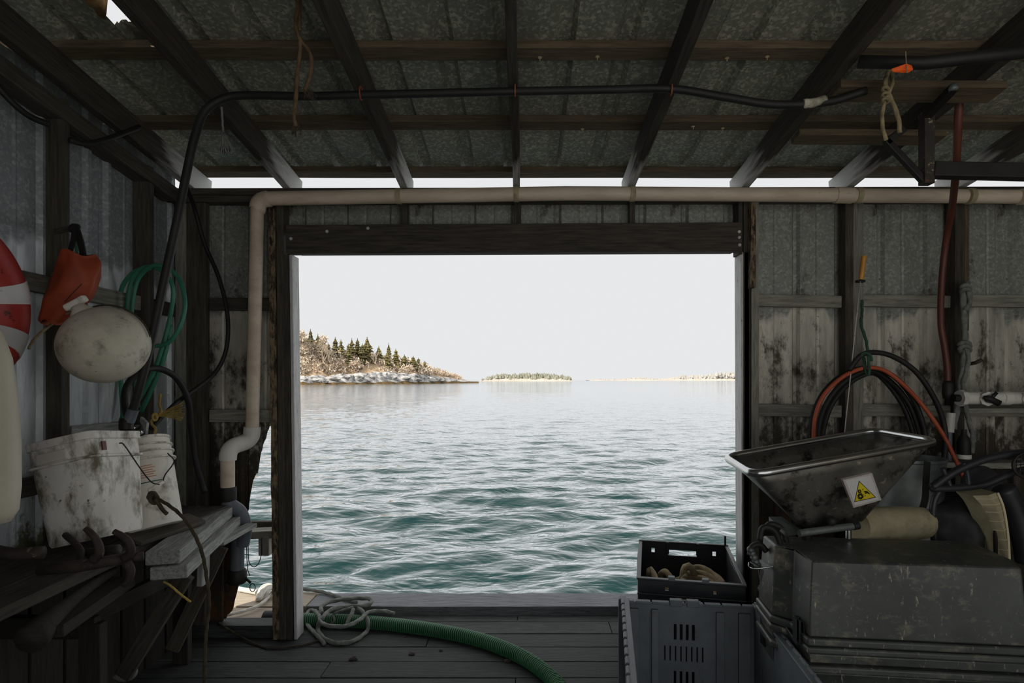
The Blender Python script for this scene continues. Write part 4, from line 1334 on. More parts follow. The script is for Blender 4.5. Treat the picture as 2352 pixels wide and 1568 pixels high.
beam('leg', Vector((-2.02, 3.34, 0)), Vector((-2.02, 3.34, 0.80)), 0.045, 0.09, 'wood_shaded', bench, up=(1, 0, 0))
beam('brace', W(428, 1318, 2.72), W(282, 1552, 2.72), 0.035, 0.075, 'wood_dark', bench)
beam('brace', W(508, 1255, 3.25), W(396, 1492, 3.2), 0.035, 0.075, 'wood_dark', bench)
beam('brace', W(468, 1278, 3.0), W(466, 1342, 3.0), 0.03, 0.07, 'wood_bench', bench, up=(0, 1, 0))
beam('cross_bar', (-2.2, 2.36, 0.64), (-1.78, 2.36, 0.64), 0.04, 0.09, 'wood_shaded', bench)
beam('cross_bar', (-2.2, 3.30, 0.76), (-1.86, 3.30, 0.76), 0.04, 0.09, 'wood_shaded', bench)
beam('back_leg', (-2.17, 2.0, 0), (-2.17, 2.0, 0.86), 0.045, 0.09, 'wood_shaded', bench, up=(1, 0, 0))

# square pail, leaning back
def rsq(w, r, n=5):
    out = []
    for (sx, sy, a0) in ((1, 1, 0), (-1, 1, 90), (-1, -1, 180), (1, -1, 270)):
        for k in range(n + 1):
            a = math.radians(a0 + 90 * k / n)
            out.append((sx * (w / 2 - r) + r * math.cos(a), sy * (w / 2 - r) + r * math.sin(a)))
    return out
def rsq_loft(levels, r=0.04, cap=True):
    """levels: (width, z)"""
    mb = MB(); vs = []
    for (w, z) in levels:
        vs += [(x_, y_, z) for x_, y_ in rsq(w, min(r, w * 0.45))]
    n = len(rsq(1, 0.1))
    fs = []
    for j in range(len(levels) - 1):
        for i in range(n):
            i2 = (i + 1) % n
            fs.append((j * n + i, j * n + i2, (j + 1) * n + i2, (j + 1) * n + i))
    if cap:
        fs.append(tuple(reversed(range(n))))
    return mb.add(vs, fs)
pb = W(226, 1236, 2.46)
sq = thing('square_pail', 'grimy square white plastic pail leaning on the bench', 'pail', pb)
Mq = Matrix.Translation(pb) @ Matrix.Rotation(math.radians(-13), 4, Vector((0.8, 0.6, 0))) @ Matrix.Rotation(math.radians(-6), 4, Vector((-0.6, 0.8, 0))) @ Matrix.Rotation(math.radians(-5), 4, 'Z') @ Matrix.Scale(1.10, 4)
rsq_loft([(0.225, 0.0), (0.235, 0.012), (0.262, 0.27), (0.266, 0.305), (0.268, 0.345), (0.272, 0.40), (0.258, 0.40), (0.25, 0.34), (0.22, 0.02)]).build('pail_body', 'bucket_white', sq, M=Mq, smooth=True, angle=35)
rsq_loft([(0.268, 0.300), (0.286, 0.302), (0.286, 0.309), (0.268, 0.311)], 0.045, cap=False).build('flange', 'bucket_white', sq, M=Mq)
rsq_loft([(0.270, 0.372), (0.284, 0.374), (0.286, 0.402), (0.272, 0.405), (0.258, 0.402)], 0.045, cap=False).build('rim', 'bucket_white', sq, M=Mq, smooth=True, angle=50)
MB().box((-0.02, -0.137, 0.336), (0.12, 0.008, 0.038)).build('label_recess', 'bucket_worn', sq, M=Mq, bevel=0.002)
MB().box((0.139, -0.075, 0.344), (0.006, 0.018, 0.034)).build('print_mark', 'hose_brown', sq, M=Mq)
MB().tube(cr([Vector((0.14, 0.0, 0.352)), Vector((0.152, 0.01, 0.34)), Vector((0.165, 0.06, 0.24)), Vector((0.172, 0.10, 0.18)), Vector((0.175, 0.14, 0.165))], 5), 0.0026, 6).build('bail', 'steel_black', sq, M=Mq)

# round pail behind it
pb2 = W(352, 1214, 2.78)
rp_ = thing('round_pail', 'round ribbed white pail tilted behind the square pail', 'pail', pb2)
Mr = Matrix.Translation(pb2) @ Matrix.Rotation(math.radians(-9), 4, 'X') @ Matrix.Rotation(math.radians(-18), 4, 'Y')
MB().lathe([(0.125, 0), (0.13, 0.008), (0.142, 0.25), (0.147, 0.33), (0.148, 0.40), (0.15, 0.435), (0.142, 0.435), (0.138, 0.33), (0.12, 0.015)], Mr, 36, cap1=True).build('pail_body', 'bucket_worn', rp_, smooth=True, angle=40)
for z_, r_ in ((0.325, 0.160), (0.362, 0.159), (0.395, 0.158)):
    MB().lathe([(0.146, z_ - 0.004), (r_, z_ - 0.003), (r_, z_ + 0.003), (0.146, z_ + 0.004)], Mr, 36, False, False).build('rib_ring', 'bucket_white', rp_, smooth=False)
MB().lathe([(0.149, 0.424), (0.156, 0.428), (0.156, 0.438), (0.148, 0.441)], Mr, 36, False, False).build('rim', 'bucket_white', rp_)
def on_pail(a, z, r_off=0.001):
    rr = np.interp(z, [0.008, 0.25, 0.33], [0.13, 0.142, 0.147]) + r_off
    return Mr @ Vector((rr * math.cos(a), rr * math.sin(a), z))
for row in range(6):
    z_ = 0.235 + row * 0.011
    a0, a1 = math.radians(-72 + row * 1.5), math.radians(-34 - (row % 2) * 4)
    P = [on_pail(a0 + (a1 - a0) * q / 10, z_) for q in range(11)]
    MB().tube(P, 0.0021, 5).build('printed_line', 'print_orange', rp_)
MB().tube([on_pail(math.radians(-85 + 6 * q), 0.21) for q in range(11)], 0.0026, 5).build('printed_line', 'print_green', rp_)
MB().add([on_pail(math.radians(a_), z_) for a_, z_ in ((-86, 0.12), (-74, 0.125), (-74, 0.155), (-86, 0.15))], [(0, 1, 2, 3)]).build('printed_block', 'print_green', rp_, solid=0.0015)
MB().tube(cr([on_pail(math.radians(-8), 0.335, 0.014), on_pail(math.radians(2), 0.29, 0.02), on_pail(math.radians(-20), 0.23, 0.012), on_pail(math.radians(-26), 0.20, 0.01)], 5), 0.003, 6).build('bail', 'steel_black', rp_)
MB().tube([on_pail(math.radians(-26), 0.198, 0.01), on_pail(math.radians(-52), 0.165, 0.01)], 0.009, 10).build('bail_grip', 'bucket_white', rp_, smooth=True)

# fitting, plate and yellow rope in the round pail
vf = thing('valve_fitting', 'black metal valve with shiny bolts resting on the round pail', 'valve', W(310, 1000, 2.74))
mb = MB().tube([W(285, 990, 2.72), W(316, 984, 2.70)], 0.02, 14)
mb.build('valve_body', 'steel_black', vf, smooth=True, angle=40)
MB().tube([W(300, 955, 2.75), W(318, 985, 2.72), W(325, 995, 2.7)], [0.022, 0.02, 0.016], 12).build('valve_arm', 'rubber_black', vf, smooth=True)
for px, py, r_ in ((307, 983, 0.008), (321, 992, 0.012), (302, 1000, 0.009)):
    MB().lathe([(r_, -0.01), (r_, 0.006), (r_ * 0.5, 0.012)], Matrix.Translation(W(px, py, 2.685)) @ Matrix.Rotation(math.radians(90), 4, 'X'), 10).build('bolt', 'stainless', vf, smooth=True)
MB().box((0, 0, 0), (0.012, 0.09, 0.10), None).build('flap_plate', 'wood_pale', vf, M=Matrix.Translation(W(330, 985, 2.84)) @ Matrix.Rotation(0.9, 4, 'Z') @ Matrix.Rotation(0.3, 4, 'X'), bevel=0.002)
MB().box((0, 0, 0), (0.05, 0.02, 0.035)).build('latch_block', 'pvc_grey', vf, M=Matrix.Translation(W(262, 1012, 2.66)) @ Matrix.Rotation(-0.4, 4, 'Y'), bevel=0.003)
yr = thing('yellow_rope', 'frayed yellow rope knotted above the round pail', 'rope', W(360, 990, 2.8))
mb = MB()
mb.rope(cr([W(368, 905, 2.95), W(366, 930, 2.9), W(370, 945, 2.86), W(360, 957, 2.83), W(348, 965, 2.8), W(350, 975, 2.78), W(358, 985, 2.78), W(355, 995, 2.78)], 6), 0.006)
for k in range(3):
    mb.rope([W(356 + 4 * math.cos(a) * (1 + .2 * k), 957 + 8 * math.sin(a), 2.8 + 0.01 * math.sin(a + k)) for a in np.linspace(0, 6.28, 14)[:-1]], 0.0055, closed=True)
for k in range(24):
    e = W(418 + random.uniform(-6, 7), 945 + (k - 12) * 1.9 + random.uniform(-2, 2), 2.82 + random.uniform(-0.04, 0.04))
    mid = W(390 + random.uniform(-6, 6), 948 + (k - 12) * 0.9 + random.uniform(-3, 3), 2.81)
    mb.tube(cr([W(362, 955, 2.80), mid, e], 4), 0.0016, 4)
mb.build('rope_strands', 'rope_yellow', yr, smooth=True)

# rope from the pail, over the bench, to the floor
br = thing('tether_rope', 'thin dark rope knotted at the pail and trailing over the bench edge', 'rope', W(470, 1560, 2.45))
mb = MB()
mb.rope(cr([W(352, 1142, 2.48), W(380, 1155, 2.46), W(415, 1182, 2.44), W(440, 1215, 2.43), W(462, 1262, 2.42), W(474, 1320, 2.42), W(480, 1390, 2.42), W(472, 1470, 2.43), W(470, 1590, 2.44)], 6), 0.0072)
mb.rope(cr([W(356, 1146, 2.46), W(370, 1165, 2.45), W(383, 1180, 2.44)], 6), 0.008)
for k in range(3):
    mb.rope([W(350 + 9 * math.cos(a) + 2 * k, 1140 + 10 * math.sin(a) + 3 * k, 2.47 + 0.015 * math.sin(a + k)) for a in np.linspace(0, 6.28, 16)[:-1]], 0.0075, closed=True)
mb.build('rope_strand', 'rope_dark', br, smooth=True)
yr2 = thing('twine_end', 'short end of yellow twine hanging beneath the bench planks', 'rope', W(430, 1380, 2.7))
MB().rope(cr([W(375, 1335, 2.62), W(392, 1345, 2.63), W(415, 1365, 2.66), W(438, 1382, 2.68)], 5), 0.005).build('rope_strand', 'rope_yellow', yr2, smooth=True)

# grapnel anchor on the near end of the bench
an = thing('grapnel_anchor', 'rusty grapnel anchor with curled tines lying on the bench', 'anchor', W(230, 1300, 2.2))
MB().tube([W(90, 1308, 2.12), W(180, 1300, 2.14), W(285, 1282, 2.16)], [0.022, 0.023, 0.021], 12).build('shank', 'iron_rust', an, smooth=True)
for pts in ([(285, 1282), (300, 1268), (296, 1245), (280, 1230), (262, 1220)], [(215, 1285), (228, 1270), (224, 1245), (210, 1225), (196, 1213)], [(290, 1290), (300, 1310), (296, 1330), (285, 1345)]):
    P = cr([W(x_, y_, 2.13) for x_, y_ in pts], 5)
    MB().tube(P, [0.018 * (1 - 0.45 * q / (len(P) - 1)) for q in range(len(P))], 10).build('tine', 'iron_rust', an, smooth=True)
MB().tube(cr([W(150, 1228, 2.3), W(185, 1262, 2.22), W(180, 1300, 2.15)], 5), 0.012, 8).build('tine', 'iron_rust', an, smooth=True)
MB().tube([W(300, 1281, 2.16), W(330, 1276, 2.18)], 0.017, 10).build('crown_stub', 'iron_rust', an, smooth=True)
MB().tube([W(205, 1270, 2.24), W(272, 1262, 2.24)], 0.022, 10).build('stock', 'iron_rust', an, smooth=True)
an2 = thing('iron_bar', 'dark rusty bar lying at the left edge of the bench', 'bar', W(50, 1270, 2.1))
MB().tube(cr([W(-30, 1262, 2.1), W(30, 1272, 2.1), W(100, 1268, 2.12)], 4), 0.024, 10).build('bar_shaft', 'iron_rust', an2, smooth=True)
an3 = thing('oar', 'dark worn wooden oar blade lying along the lower bench', 'oar', W(180, 1400, 2.2))
P = cr([W(70, 1470, 1.95), W(130, 1410, 2.1), W(200, 1352, 2.3), W(262, 1310, 2.5)], 6)
MB().tube(P, [0.05, 0.05, 0.048, 0.045, 0.042, 0.038, 0.034, 0.03, 0.027, 0.025, 0.024, 0.023, 0.022, 0.022, 0.021, 0.021, 0.02, 0.02, 0.02][:len(P)], 12).build('blade', 'wood_shaded', an3, smooth=True)
lrp = thing('coiled_line', 'twist of pale rope on the floor under the bench', 'rope', W(280, 1560, 2.6))
MB().rope(cr([W(262, 1550, 2.75), W(280, 1560, 2.75), W(300, 1556, 2.75), W(310, 1545, 2.75), W(306, 1530, 2.75)], 6), 0.012).build('rope_strand', 'rope_grey', lrp, smooth=True)

# ------------------------------------------------------------------ ceiling hangings
hr = thing('hanging_rope', 'braided brown rope dangling from the roof in front of the rafters', 'rope', W(690, 310, 2.35))
mb = MB()
YR = 2.35
mb.rope(cr([W(684, -40, YR), W(684, 20, YR), W(678, 50, YR), W(684, 80, YR), W(694, 98, YR), (W(708, 115, YR)), W(716, 140, YR), W(712, 175, YR), W(705, 195, YR), W(700, 208, YR)], 6), 0.0082)
mb.rope(cr([W(690, 95, YR), W(688, 130, YR), W(683, 170, YR), W(680, 220, YR), W(676, 270, YR), W(680, 290, YR)], 6), 0.0082)
mb.rope(cr([W(690, -40, YR + .01), W(688, 30, YR + .01), W(689, 70, YR + .01)], 6), 0.0065)
mb.build('rope_strand', 'rope_brown', hr, smooth=True)
mb = MB()
for k in range(14):
    mb.tube(cr([W(680, 262, YR), W(680 + random.uniform(-8, 8), 290, YR), W(680 + random.uniform(-13, 13), 305 + random.uniform(-8, 12), YR)], 3), 0.0022, 4)
mb.build('frayed_end', 'rope_dark', hr, smooth=True, kind='stuff')
mb = MB()
for k in range(12):
    mb.tube(cr([W(702, 200, YR), W(710 + random.uniform(-10, 12), 215, YR), W(712 + random.uniform(-14, 20), 226 + random.uniform(-6, 8), YR)], 3), 0.0018, 4)
mb.build('frayed_end', 'rope_dark', hr, smooth=True, kind='stuff')
tas = thing('rope_tassel', 'frayed rope tassel hanging beside the left rafter', 'rope', W(520, 357, 2.7))
mb = MB()
mb.rope(cr([W(509, 245, 2.68), W(511, 280, 2.7), W(513, 305, 2.7)], 4), 0.005)
for k in range(46):
    a = random.uniform(-1, 1)
    mb.tube(cr([W(513, 302, 2.7), W(516 + 8 * a + random.uniform(-2, 4), 328, 2.7 + random.uniform(-.02, .02)), W(521 + 14 * a, 352 + random.uniform(-8, 5) - 4 * a * a, 2.7 + random.uniform(-.03, .03))], 3), 0.003, 4)
mb.build('rope_strands', 'rope_grey', tas, smooth=True)
hk = thing('ceiling_hook', 'small pale hook at the top edge by the second rafter', 'hook', W(740, 10, 2.2))
MB().tube(cr([W(745, -20, 2.2), W(748, 0, 2.2), W(744, 12, 2.2), W(736, 16, 2.2), W(732, 8, 2.2)], 5), 0.004, 6).build('hook_wire', 'galv_dark', hk, smooth=True)

lp = thing('rope_loop', 'tan rope loop knotted over the board under the right rafters', 'rope', W(2045, 320, 2.55))
YL = 2.55
mb = MB()
mb.rope(cr([W(2042, 160, YL + .04), W(2034, 185, YL - .03), W(2036, 205, YL - .02), W(2050, 235, YL - .02), W(2063, 270, YL - .01), W(2067, 305, YL)], 6), 0.009)
mb.rope(cr([W(2046, 160, YL + .04), W(2050, 190, YL - .03), W(2040, 215, YL - .03), W(2030, 240, YL - .02), W(2026, 275, YL - .01), W(2030, 305, YL), W(2036, 322, YL)], 6), 0.0082)
for k in range(3):
    mb.rope([W(2034 + 7 * math.cos(a), 205 + 13 * k + 6 * math.sin(a), YL - .03 + 0.016 * math.sin(a)) for a in np.linspace(0, 6.28, 15)[:-1]], 0.0066, closed=True)
mb.build('rope_strand', 'rope_tan', lp, smooth=True)
ft_ = thing('orange_float', 'small orange wedge hanging on string under the roof at right', 'float', W(2070, 170, 2.28))
YO = 2.28
mb = MB().add([W(2046, 158, YO), W(2082, 146, YO - 0.02), W(2094, 150, YO), W(2098, 160, YO), W(2084, 168, YO - 0.02), W(2050, 166, YO),
               W(2046, 158, YO + .05), W(2082, 146, YO + .06), W(2094, 150, YO + .05), W(2098, 160, YO + .05), W(2084, 168, YO + .06), W(2050, 166, YO + .05)],
              [(0, 1, 2, 3, 4, 5), (11, 10, 9, 8, 7, 6)] + [(i, i + 6, (i + 1) % 6 + 6, (i + 1) % 6) for i in range(6)])
mb.build('float_body', 'orange_bright', ft_, bevel=0.004)
MB().tube([W(2080, 118, YO), W(2083, 168, YO - 0.022)], 0.002, 6).build('string', 'rope_tan', ft_)

fr = thing('hoist_bracket', 'dark worn steel hoist bracket hanging under the right rafters', 'bracket', W(2128, 425, 2.75))
YS2 = 2.75
beam('post', W(2128, 258, YS2), W(2128, 424, YS2), 0.05, 0.05, 'paint_worn', fr, up=(0, 1, 0))
beam('cross_bar', W(2140, 391, YS2), W(2480, 398, YS2 - 0.1), 0.06, 0.07, 'steel_black', fr)
beam('brace', W(2034, 322, YS2), W(2126, 420, YS2), 0.03, 0.03, 'steel_black', fr)
beam('brace', W(2034, 330, YS2), W(2075, 296, YS2), 0.03, 0.035, 'steel_black', fr)
beam('arm', W(2125, 270, YS2), W(2192, 200, YS2 - 0.22), 0.035, 0.035, 'steel_black', fr)
MB().lathe([(0.016, 0), (0.02, 0.01), (0.014, 0.03)], Matrix.Translation(W(2190, 208, YS2 - 0.22)), 10).build('bolt', 'galv_dark', fr, smooth=True)
rd = thing('roof_pole', 'dark pole slung across the rafters at the upper right', 'pole', W(2100, 145, 2.3))
MB().tube([W(1972, 142, 2.44), W(2120, 145, 2.36), W(2480, 105, 2.2)], 0.026, 10).build('pole_shaft', 'rubber_black', rd, smooth=True)

# ------------------------------------------------------------------ brown hose, knotted rope, manifold on the right wall
bh = thing('brown_hose', 'reddish brown hose hanging down the right wall stud', 'hose', W(2178, 890, 3.5))
MB().tube(cr([W(2204, 222, 2.78), W(2200, 300, 2.85), W(2195, 400, 3.0), W(2186, 480, 3.3), W(2172, 560, 3.45), W(2163, 650, 3.5), W(2161, 740, 3.5), W(2170, 800, 3.5), W(2176, 850, 3.5), W(2176, 900, 3.5)], 7),
          0.0185, 12).build('hose_wall', 'hose_brown', bh, smooth=True)
MB().lathe([(0.025, 0), (0.03, 0.03), (0.03, 0.09), (0.022, 0.11)], Matrix.Translation(W(2177, 915, 3.5)), 12).build('hose_cuff', 'rubber_black', bh, smooth=True)
kr = thing('knotted_rope', 'thick knotted grey rope hanging on the right wall stud', 'rope', W(2210, 1000, 3.52))
mb = MB()
mb.rope(cr([W(2222, 648, 3.56), W(2212, 672, 3.54), W(2214, 720, 3.54), W(2216, 780, 3.54), W(2212, 840, 3.54), W(2204, 890, 3.54), W(2196, 950, 3.54), W(2190, 985, 3.54)], 6), 0.017)
mb.rope(cr([W(2212, 652, 3.56), W(2224, 668, 3.52), W(2228, 690, 3.53), W(2218, 712, 3.52)], 6), 0.015)
mb.rope(cr([W(2214, 790, 3.53), W(2224, 815, 3.52), W(2220, 850, 3.52), W(2212, 885, 3.52), W(2218, 930, 3.52), W(2226, 970, 3.52), W(2234, 1000, 3.52), W(2232, 1040, 3.52)], 6), 0.013)
for (cx_, cy_, rx_) in ((2218, 662, 10), (2216, 793, 12)):
    for k in range(2):
        mb.rope([W(cx_ + rx_ * math.cos(a), cy_ + 9 * k + 8 * math.sin(a), 3.53 + 0.03 * math.sin(a)) for a in np.linspace(0, 6.28, 15)[:-1]], 0.013, closed=True)
mb.build('rope_strand', 'rope_grey', kr, smooth=True)
pk = thing('wall_peg', 'dark wooden peg sticking out beside the knotted rope', 'peg', W(2235, 835, 3.55))
MB().tube([W(2216, 838, 3.66), W(2240, 833, 3.56), W(2254, 827, 3.52)], [0.011, 0.012, 0.013], 10).build('peg_rod', 'wood_dark', pk, smooth=True)

mf = thing('valve_manifold', 'white plastic pipe manifold with black valves on the right wall', 'manifold', W(2290, 950, 3.45))
YM = 3.45
ct = lambda px: W(px, 914 + (px - 2200) * 0.0, YM)
MB().tube([ct(2205), ct(2460)], 0.038, 20).build('manifold_pipe', 'pvc_white', mf, smooth=True, angle=40)
MB().tube([ct(2203), ct(2213)], 0.050, 8).build('union_nut', 'pvc_white', mf)
MB().tube([ct(2190), ct(2206)], 0.022, 12).build('hose_barb', 'rubber_black', mf, smooth=True, angle=40)
MB().tube([ct(2300), ct(2318)], 0.0425, 20).build('coupling', 'pvc_white', mf, smooth=True, angle=40)
for px in (2258, 2354):
    c = ct(px)
    d = Vector((-0.25, -1, -0.05)).normalized()
    MB().tube([c, c + d * 0.06], 0.043, 8).build('valve_nut', 'pvc_white', mf)
    MB().tube([c + d * 0.055, c + d * 0.085], 0.024, 12).build('valve_stem', 'rubber_black', mf, smooth=True, angle=40)
    e = c + d * 0.08
    mb = MB().tube([e + Vector((-0.035, 0, 0.01)), e, e + Vector((0.045, -0.01, -0.025))], [0.012, 0.018, 0.02], 8)
    mb.tube([e, e + Vector((0.03, -0.01, 0.04))], [0.012, 0.010], 8)
    mb.build('valve_handle', 'rubber_black', mf, smooth=True)
beam('support_board', W(2208, 942, 3.56), W(2460, 942, 3.56), 0.07, 0.03, 'wood_grey', mf)
sp = thing('stub_pipe', 'short white upright pipe below the manifold on the right wall', 'pipe', W(2182, 1000, 3.5))
MB().tube([W(2184, 948, 3.52), W(2180, 992, 3.52)], 0.026, 14).build('pipe_sleeve', 'pvc_white', sp, smooth=True, angle=40)
MB().tube([W(2180, 990, 3.52), W(2178, 1062, 3.52)], 0.018, 14).build('pipe_tail', 'pvc_grey', sp, smooth=True, angle=40)
bt = thing('black_bottle', 'dark glossy bottle standing on the shelf under the manifold', 'bottle', W(2214, 1052, 3.5))
MB().lathe([(0.034, 0), (0.036, 0.01), (0.036, 0.10), (0.028, 0.13), (0.014, 0.15), (0.014, 0.18)], Matrix.Translation(W(2214, 1053, 3.5)), 18).build('bottle_body', 'rubber_black', bt, smooth=True, angle=40)
MB().lathe([(0.037, 0), (0.038, 0.004), (0.038, 0.022), (0.037, 0.026)], Matrix.Translation(W(2214, 1053, 3.5)), 18).build('base_ring', 'pvc_white', bt, smooth=True, angle=40)
sb = thing('wall_shelf', 'pale grey shelf board along the right wall behind the hopper', 'shelf', W(2200, 1060, 3.52))
beam('shelf_board', W(2060, 1062, 3.52), W(2470, 1068, 3.52), 0.16, 0.035, 'wood_grey', sb)
for px in (2110, 2330):
    beam('shelf_bracket', W(px, 1075, 3.58), W(px, 1170, 3.58), 0.04, 0.04, 'wood_dark', sb, up=(0, 1, 0))

# hoses coiled on the right wall
YC = 3.50
def arc(pts, Y, low=None):
    P = [W(a, b, Y) for a, b in pts]
    if low:
        P += [W(a, b, Y + 0.02) for a, b in low]
    return cr(P, 7, closed=bool(low))
ch = thing('coiled_black_hose', 'coil of black hose tied up on the right wall', 'hose', W(2000, 1180, YC))
mb = MB()
mb.tube(arc([(1862, 1010), (1872, 940), (1905, 885), (1955, 852), (2005, 846), (2055, 866), (2096, 915), (2120, 975), (2126, 1030)], YC, [(2110, 1120), (2050, 1175), (1985, 1185), (1910, 1150), (1872, 1085)]), 0.0155, 12, closed=True)
mb.tube(arc([(1878, 1010), (1890, 945), (1920, 895), (1962, 862), (2006, 852), (2050, 880), (2086, 925), (2108, 980), (2118, 1040)], YC + 0.035, [(2096, 1110), (2040, 1165), (1980, 1172), (1915, 1140), (1885, 1080)]), 0.0155, 12, closed=True)
mb.tube(arc([(1888, 1010), (1905, 940), (1940, 890), (1975, 865), (2010, 858), (2046, 890), (2078, 940), (2098, 1000), (2100, 1050)], YC + 0.07, [(2080, 1100), (2030, 1150), (1975, 1160), (1920, 1125), (1893, 1070)]), 0.015, 12, closed=True)
mb.build('hose_loops', 'rubber_black', ch, smooth=True)
co = thing('orange_hose', 'orange hose looped over the black coil and trailing down at right', 'hose', W(2235, 1120, YC - .03))
MB().tube(cr([W(1868, 1030, YC - .04), W(1872, 960, YC - .04), W(1892, 908, YC - .04), W(1935, 866, YC - .04), W(1985, 845, YC - .04), W(2030, 850, YC - .04), W(2075, 883, YC - .04), W(2120, 932, YC - .04), W(2158, 985, YC - .05), W(2185, 1035, YC - .06), W(2215, 1105, YC - .06), W(2222, 1150, YC - .06)], 7), 0.0125, 12).build('hose_wall', 'hose_orange', co, smooth=True)
cb_ = thing('outer_black_hose', 'single black hose arching high over the hose coil at right', 'hose', W(2165, 1100, YC - .05))
MB().tube(cr([W(1950, 850, YC - .05), W(1975, 818, YC - .06), W(2005, 809, YC - .06), W(2050, 818, YC - .06), W(2100, 850, YC - .06), W(2138, 900, YC - .06), W(2163, 955, YC - .05), W(2172, 1010, YC - .05), W(2165, 1070, YC - .05), W(2150, 1120, YC - .05)], 7), 0.0155, 12).build('hose_wall', 'rubber_black', cb_, smooth=True)
gr_ = thing('green_tie_rope', 'dark green rope tying the hose coil to the wall stud', 'rope', W(1995, 860, YC))
mb = MB()
mb.rope(cr([W(1980, 690, 3.6), W(1980, 720, 3.55), W(1978, 745, 3.50), W(1990, 785, 3.46), W(1995, 830, 3.42), W(1996, 860, 3.42), W(1988, 852, 3.44), W(1984, 820, 3.46)], 6), 0.0085)
mb.rope(cr([W(1975, 822, 3.44), W(1985, 810, 3.42), W(1998, 815, 3.42), W(2002, 828, 3.43)], 5), 0.0085)
mb.build('rope_strand', 'rope_dkgreen', gr_, smooth=True)
gf = thing('gaff_hook', 'long thin steel rod with an orange handle hung on the right wall', 'gaff', W(1940, 1010, 3.45))
MB().lathe([(0.012, 0), (0.015, 0.01), (0.015, 0.13), (0.017, 0.14), (0.012, 0.15)], Matrix.Translation(W(1978, 642, 3.55)) @ Matrix.Rotation(math.radians(7), 4, 'Y'), 12).build('handle', 'handle_orange', gf, smooth=True, angle=40)
MB().tube([W(1976, 646, 3.54), W(1958, 820, 3.46), W(1938, 1010, 3.42)], 0.0035, 6).build('rod', 'pvc_white', gf, smooth=True)
MB().box(W(1976, 646, 3.56), (0.05, 0.03, 0.015)).build('ferrule', 'strap_black', gf, bevel=0.003)

# ------------------------------------------------------------------ hopper
FLc, FRc, BRc, BLc = W(1730, 1090, 2.55), W(2158, 1014, 2.76), W(2008, 988, 3.16), W(1664, 1049, 2.96)
hb = [W(1842, 1216, 2.68), W(1985, 1196, 2.74), W(1960, 1180, 2.9), W(1830, 1196, 2.86)]
hop = thing('steel_hopper', 'tilted stainless steel hopper with a rolled rim and warning sign', 'hopper', W(1900, 1215, 2.78))
rimc = [FLc, FRc, BRc, BLc]
def rounded(loop, r, n=5):
    out = []
    m_ = len(loop)
    for i in range(m_):
        a, c, b = loop[i - 1], loop[i], loop[(i + 1) % m_]
        u, v = (a - c).normalized(), (b - c).normalized()
        p_, q_ = c + u * r, c + v * r
        for k in range(n + 1):
            t = k / n
            out.append(p_ * (1 - t) ** 2 + c * 2 * t * (1 - t) + q_ * t * t)
    return out
top = rounded(rimc, 0.085)
bot = rounded(hb, 0.03)
n = len(top)
vs, fs = [], []
for j in range(7):
    t = j / 6
    for a, b in zip(top, bot):
        q = a.lerp(b, t)
        vs.append(q)
for j in range(6):
    for i in range(n):
        fs.append((j * n + i, j * n + (i + 1) % n, (j + 1) * n + (i + 1) % n, (j + 1) * n + i))
MB().add(vs, fs).build('hopper_shell', 'hopper_skin', hop, smooth=True, angle=30, solid=0.004)
MB().tube(top, 0.0185, 14, closed=True).build('rolled_rim', 'stainless', hop, smooth=True)
# sign plate on the front face
fn = (FRc - FLc).cross(hb[0] - FLc).normalized()
if fn.y > 0: fn = -fn
def on_face(px, py, off):
    o_ = Vector((0, 0, H)); d_ = (W(px, py, 1.0) - o_)
    t_ = (FLc + fn * off - o_).dot(fn) / d_.dot(fn)
    return o_ + d_ * t_
def plate(pxs_, off, t_, name, mat, parent):
    vs_ = [on_face(a, b, off) for a, b in pxs_]
    n_ = len(vs_)
    vs2 = [v - fn * t_ for v in vs_]
    mb_ = MB().add(vs_ + vs2, [tuple(range(n_)), tuple(reversed(range(n_, 2 * n_)))] + [(i, i + n_, (i + 1) % n_ + n_, (i + 1) % n_) for i in range(n_)])
    return mb_.build(name, mat, parent)
sgn_ = plate([(1936, 1102), (2003, 1086), (2025, 1148), (1961, 1166)], 0.020, 0.02, 'warning_sign', 'sign_frame', hop)
sgn_['label'] = 'square warning sign with black gears and a hand in a yellow triangle'
plate([(1942, 1104), (2000, 1091), (2019, 1146), (1964, 1160)], 0.0215, 0.0015, 'sign_face', 'sign_white', sgn_)
T3 = [Vector((1973, 1103.5)), Vector((2012.5, 1142)), Vector((1962.5, 1153))]
cT = (T3[0] + T3[1] + T3[2]) / 3
plate([tuple(q) for q in T3], 0.0225, 0.001, 'triangle_border', 'sign_black', sgn_)
plate([tuple(cT + (q - cT) * 0.90) for q in T3], 0.0235, 0.001, 'triangle_field', 'sign_yellow', sgn_)
def gear(cx_, cy_, ro, ri, teeth, hole):
    pts = []
    for k in range(teeth):
        for (f, rr) in ((-0.28, ri), (-0.2, ro), (0.2, ro), (0.28, ri)):
            a = 2 * math.pi * (k + f) / teeth
            pts.append((cx_ + rr * math.cos(a), cy_ + rr * math.sin(a)))
    plate(pts, 0.0245, 0.001, 'gear_symbol', 'sign_black', sgn_)
    plate([(cx_ + hole * math.cos(a), cy_ + hole * math.sin(a)) for a in np.linspace(0, 6.283, 11)[:-1]], 0.0252, 0.001, 'gear_hole', 'sign_yellow', sgn_)
gear(1974.5, 1128, 4.6, 3.4, 8, 1.3)
gear(1976.5, 1139.5, 8.0, 6.0, 11, 2.2)
plate([(1983, 1129), (1988, 1127), (1993, 1128), (1997, 1132), (2000, 1135), (1995, 1134), (1991, 1132), (1989, 1134), (1986, 1133), (1988, 1131)], 0.0245, 0.001, 'hand_symbol', 'sign_black', sgn_)
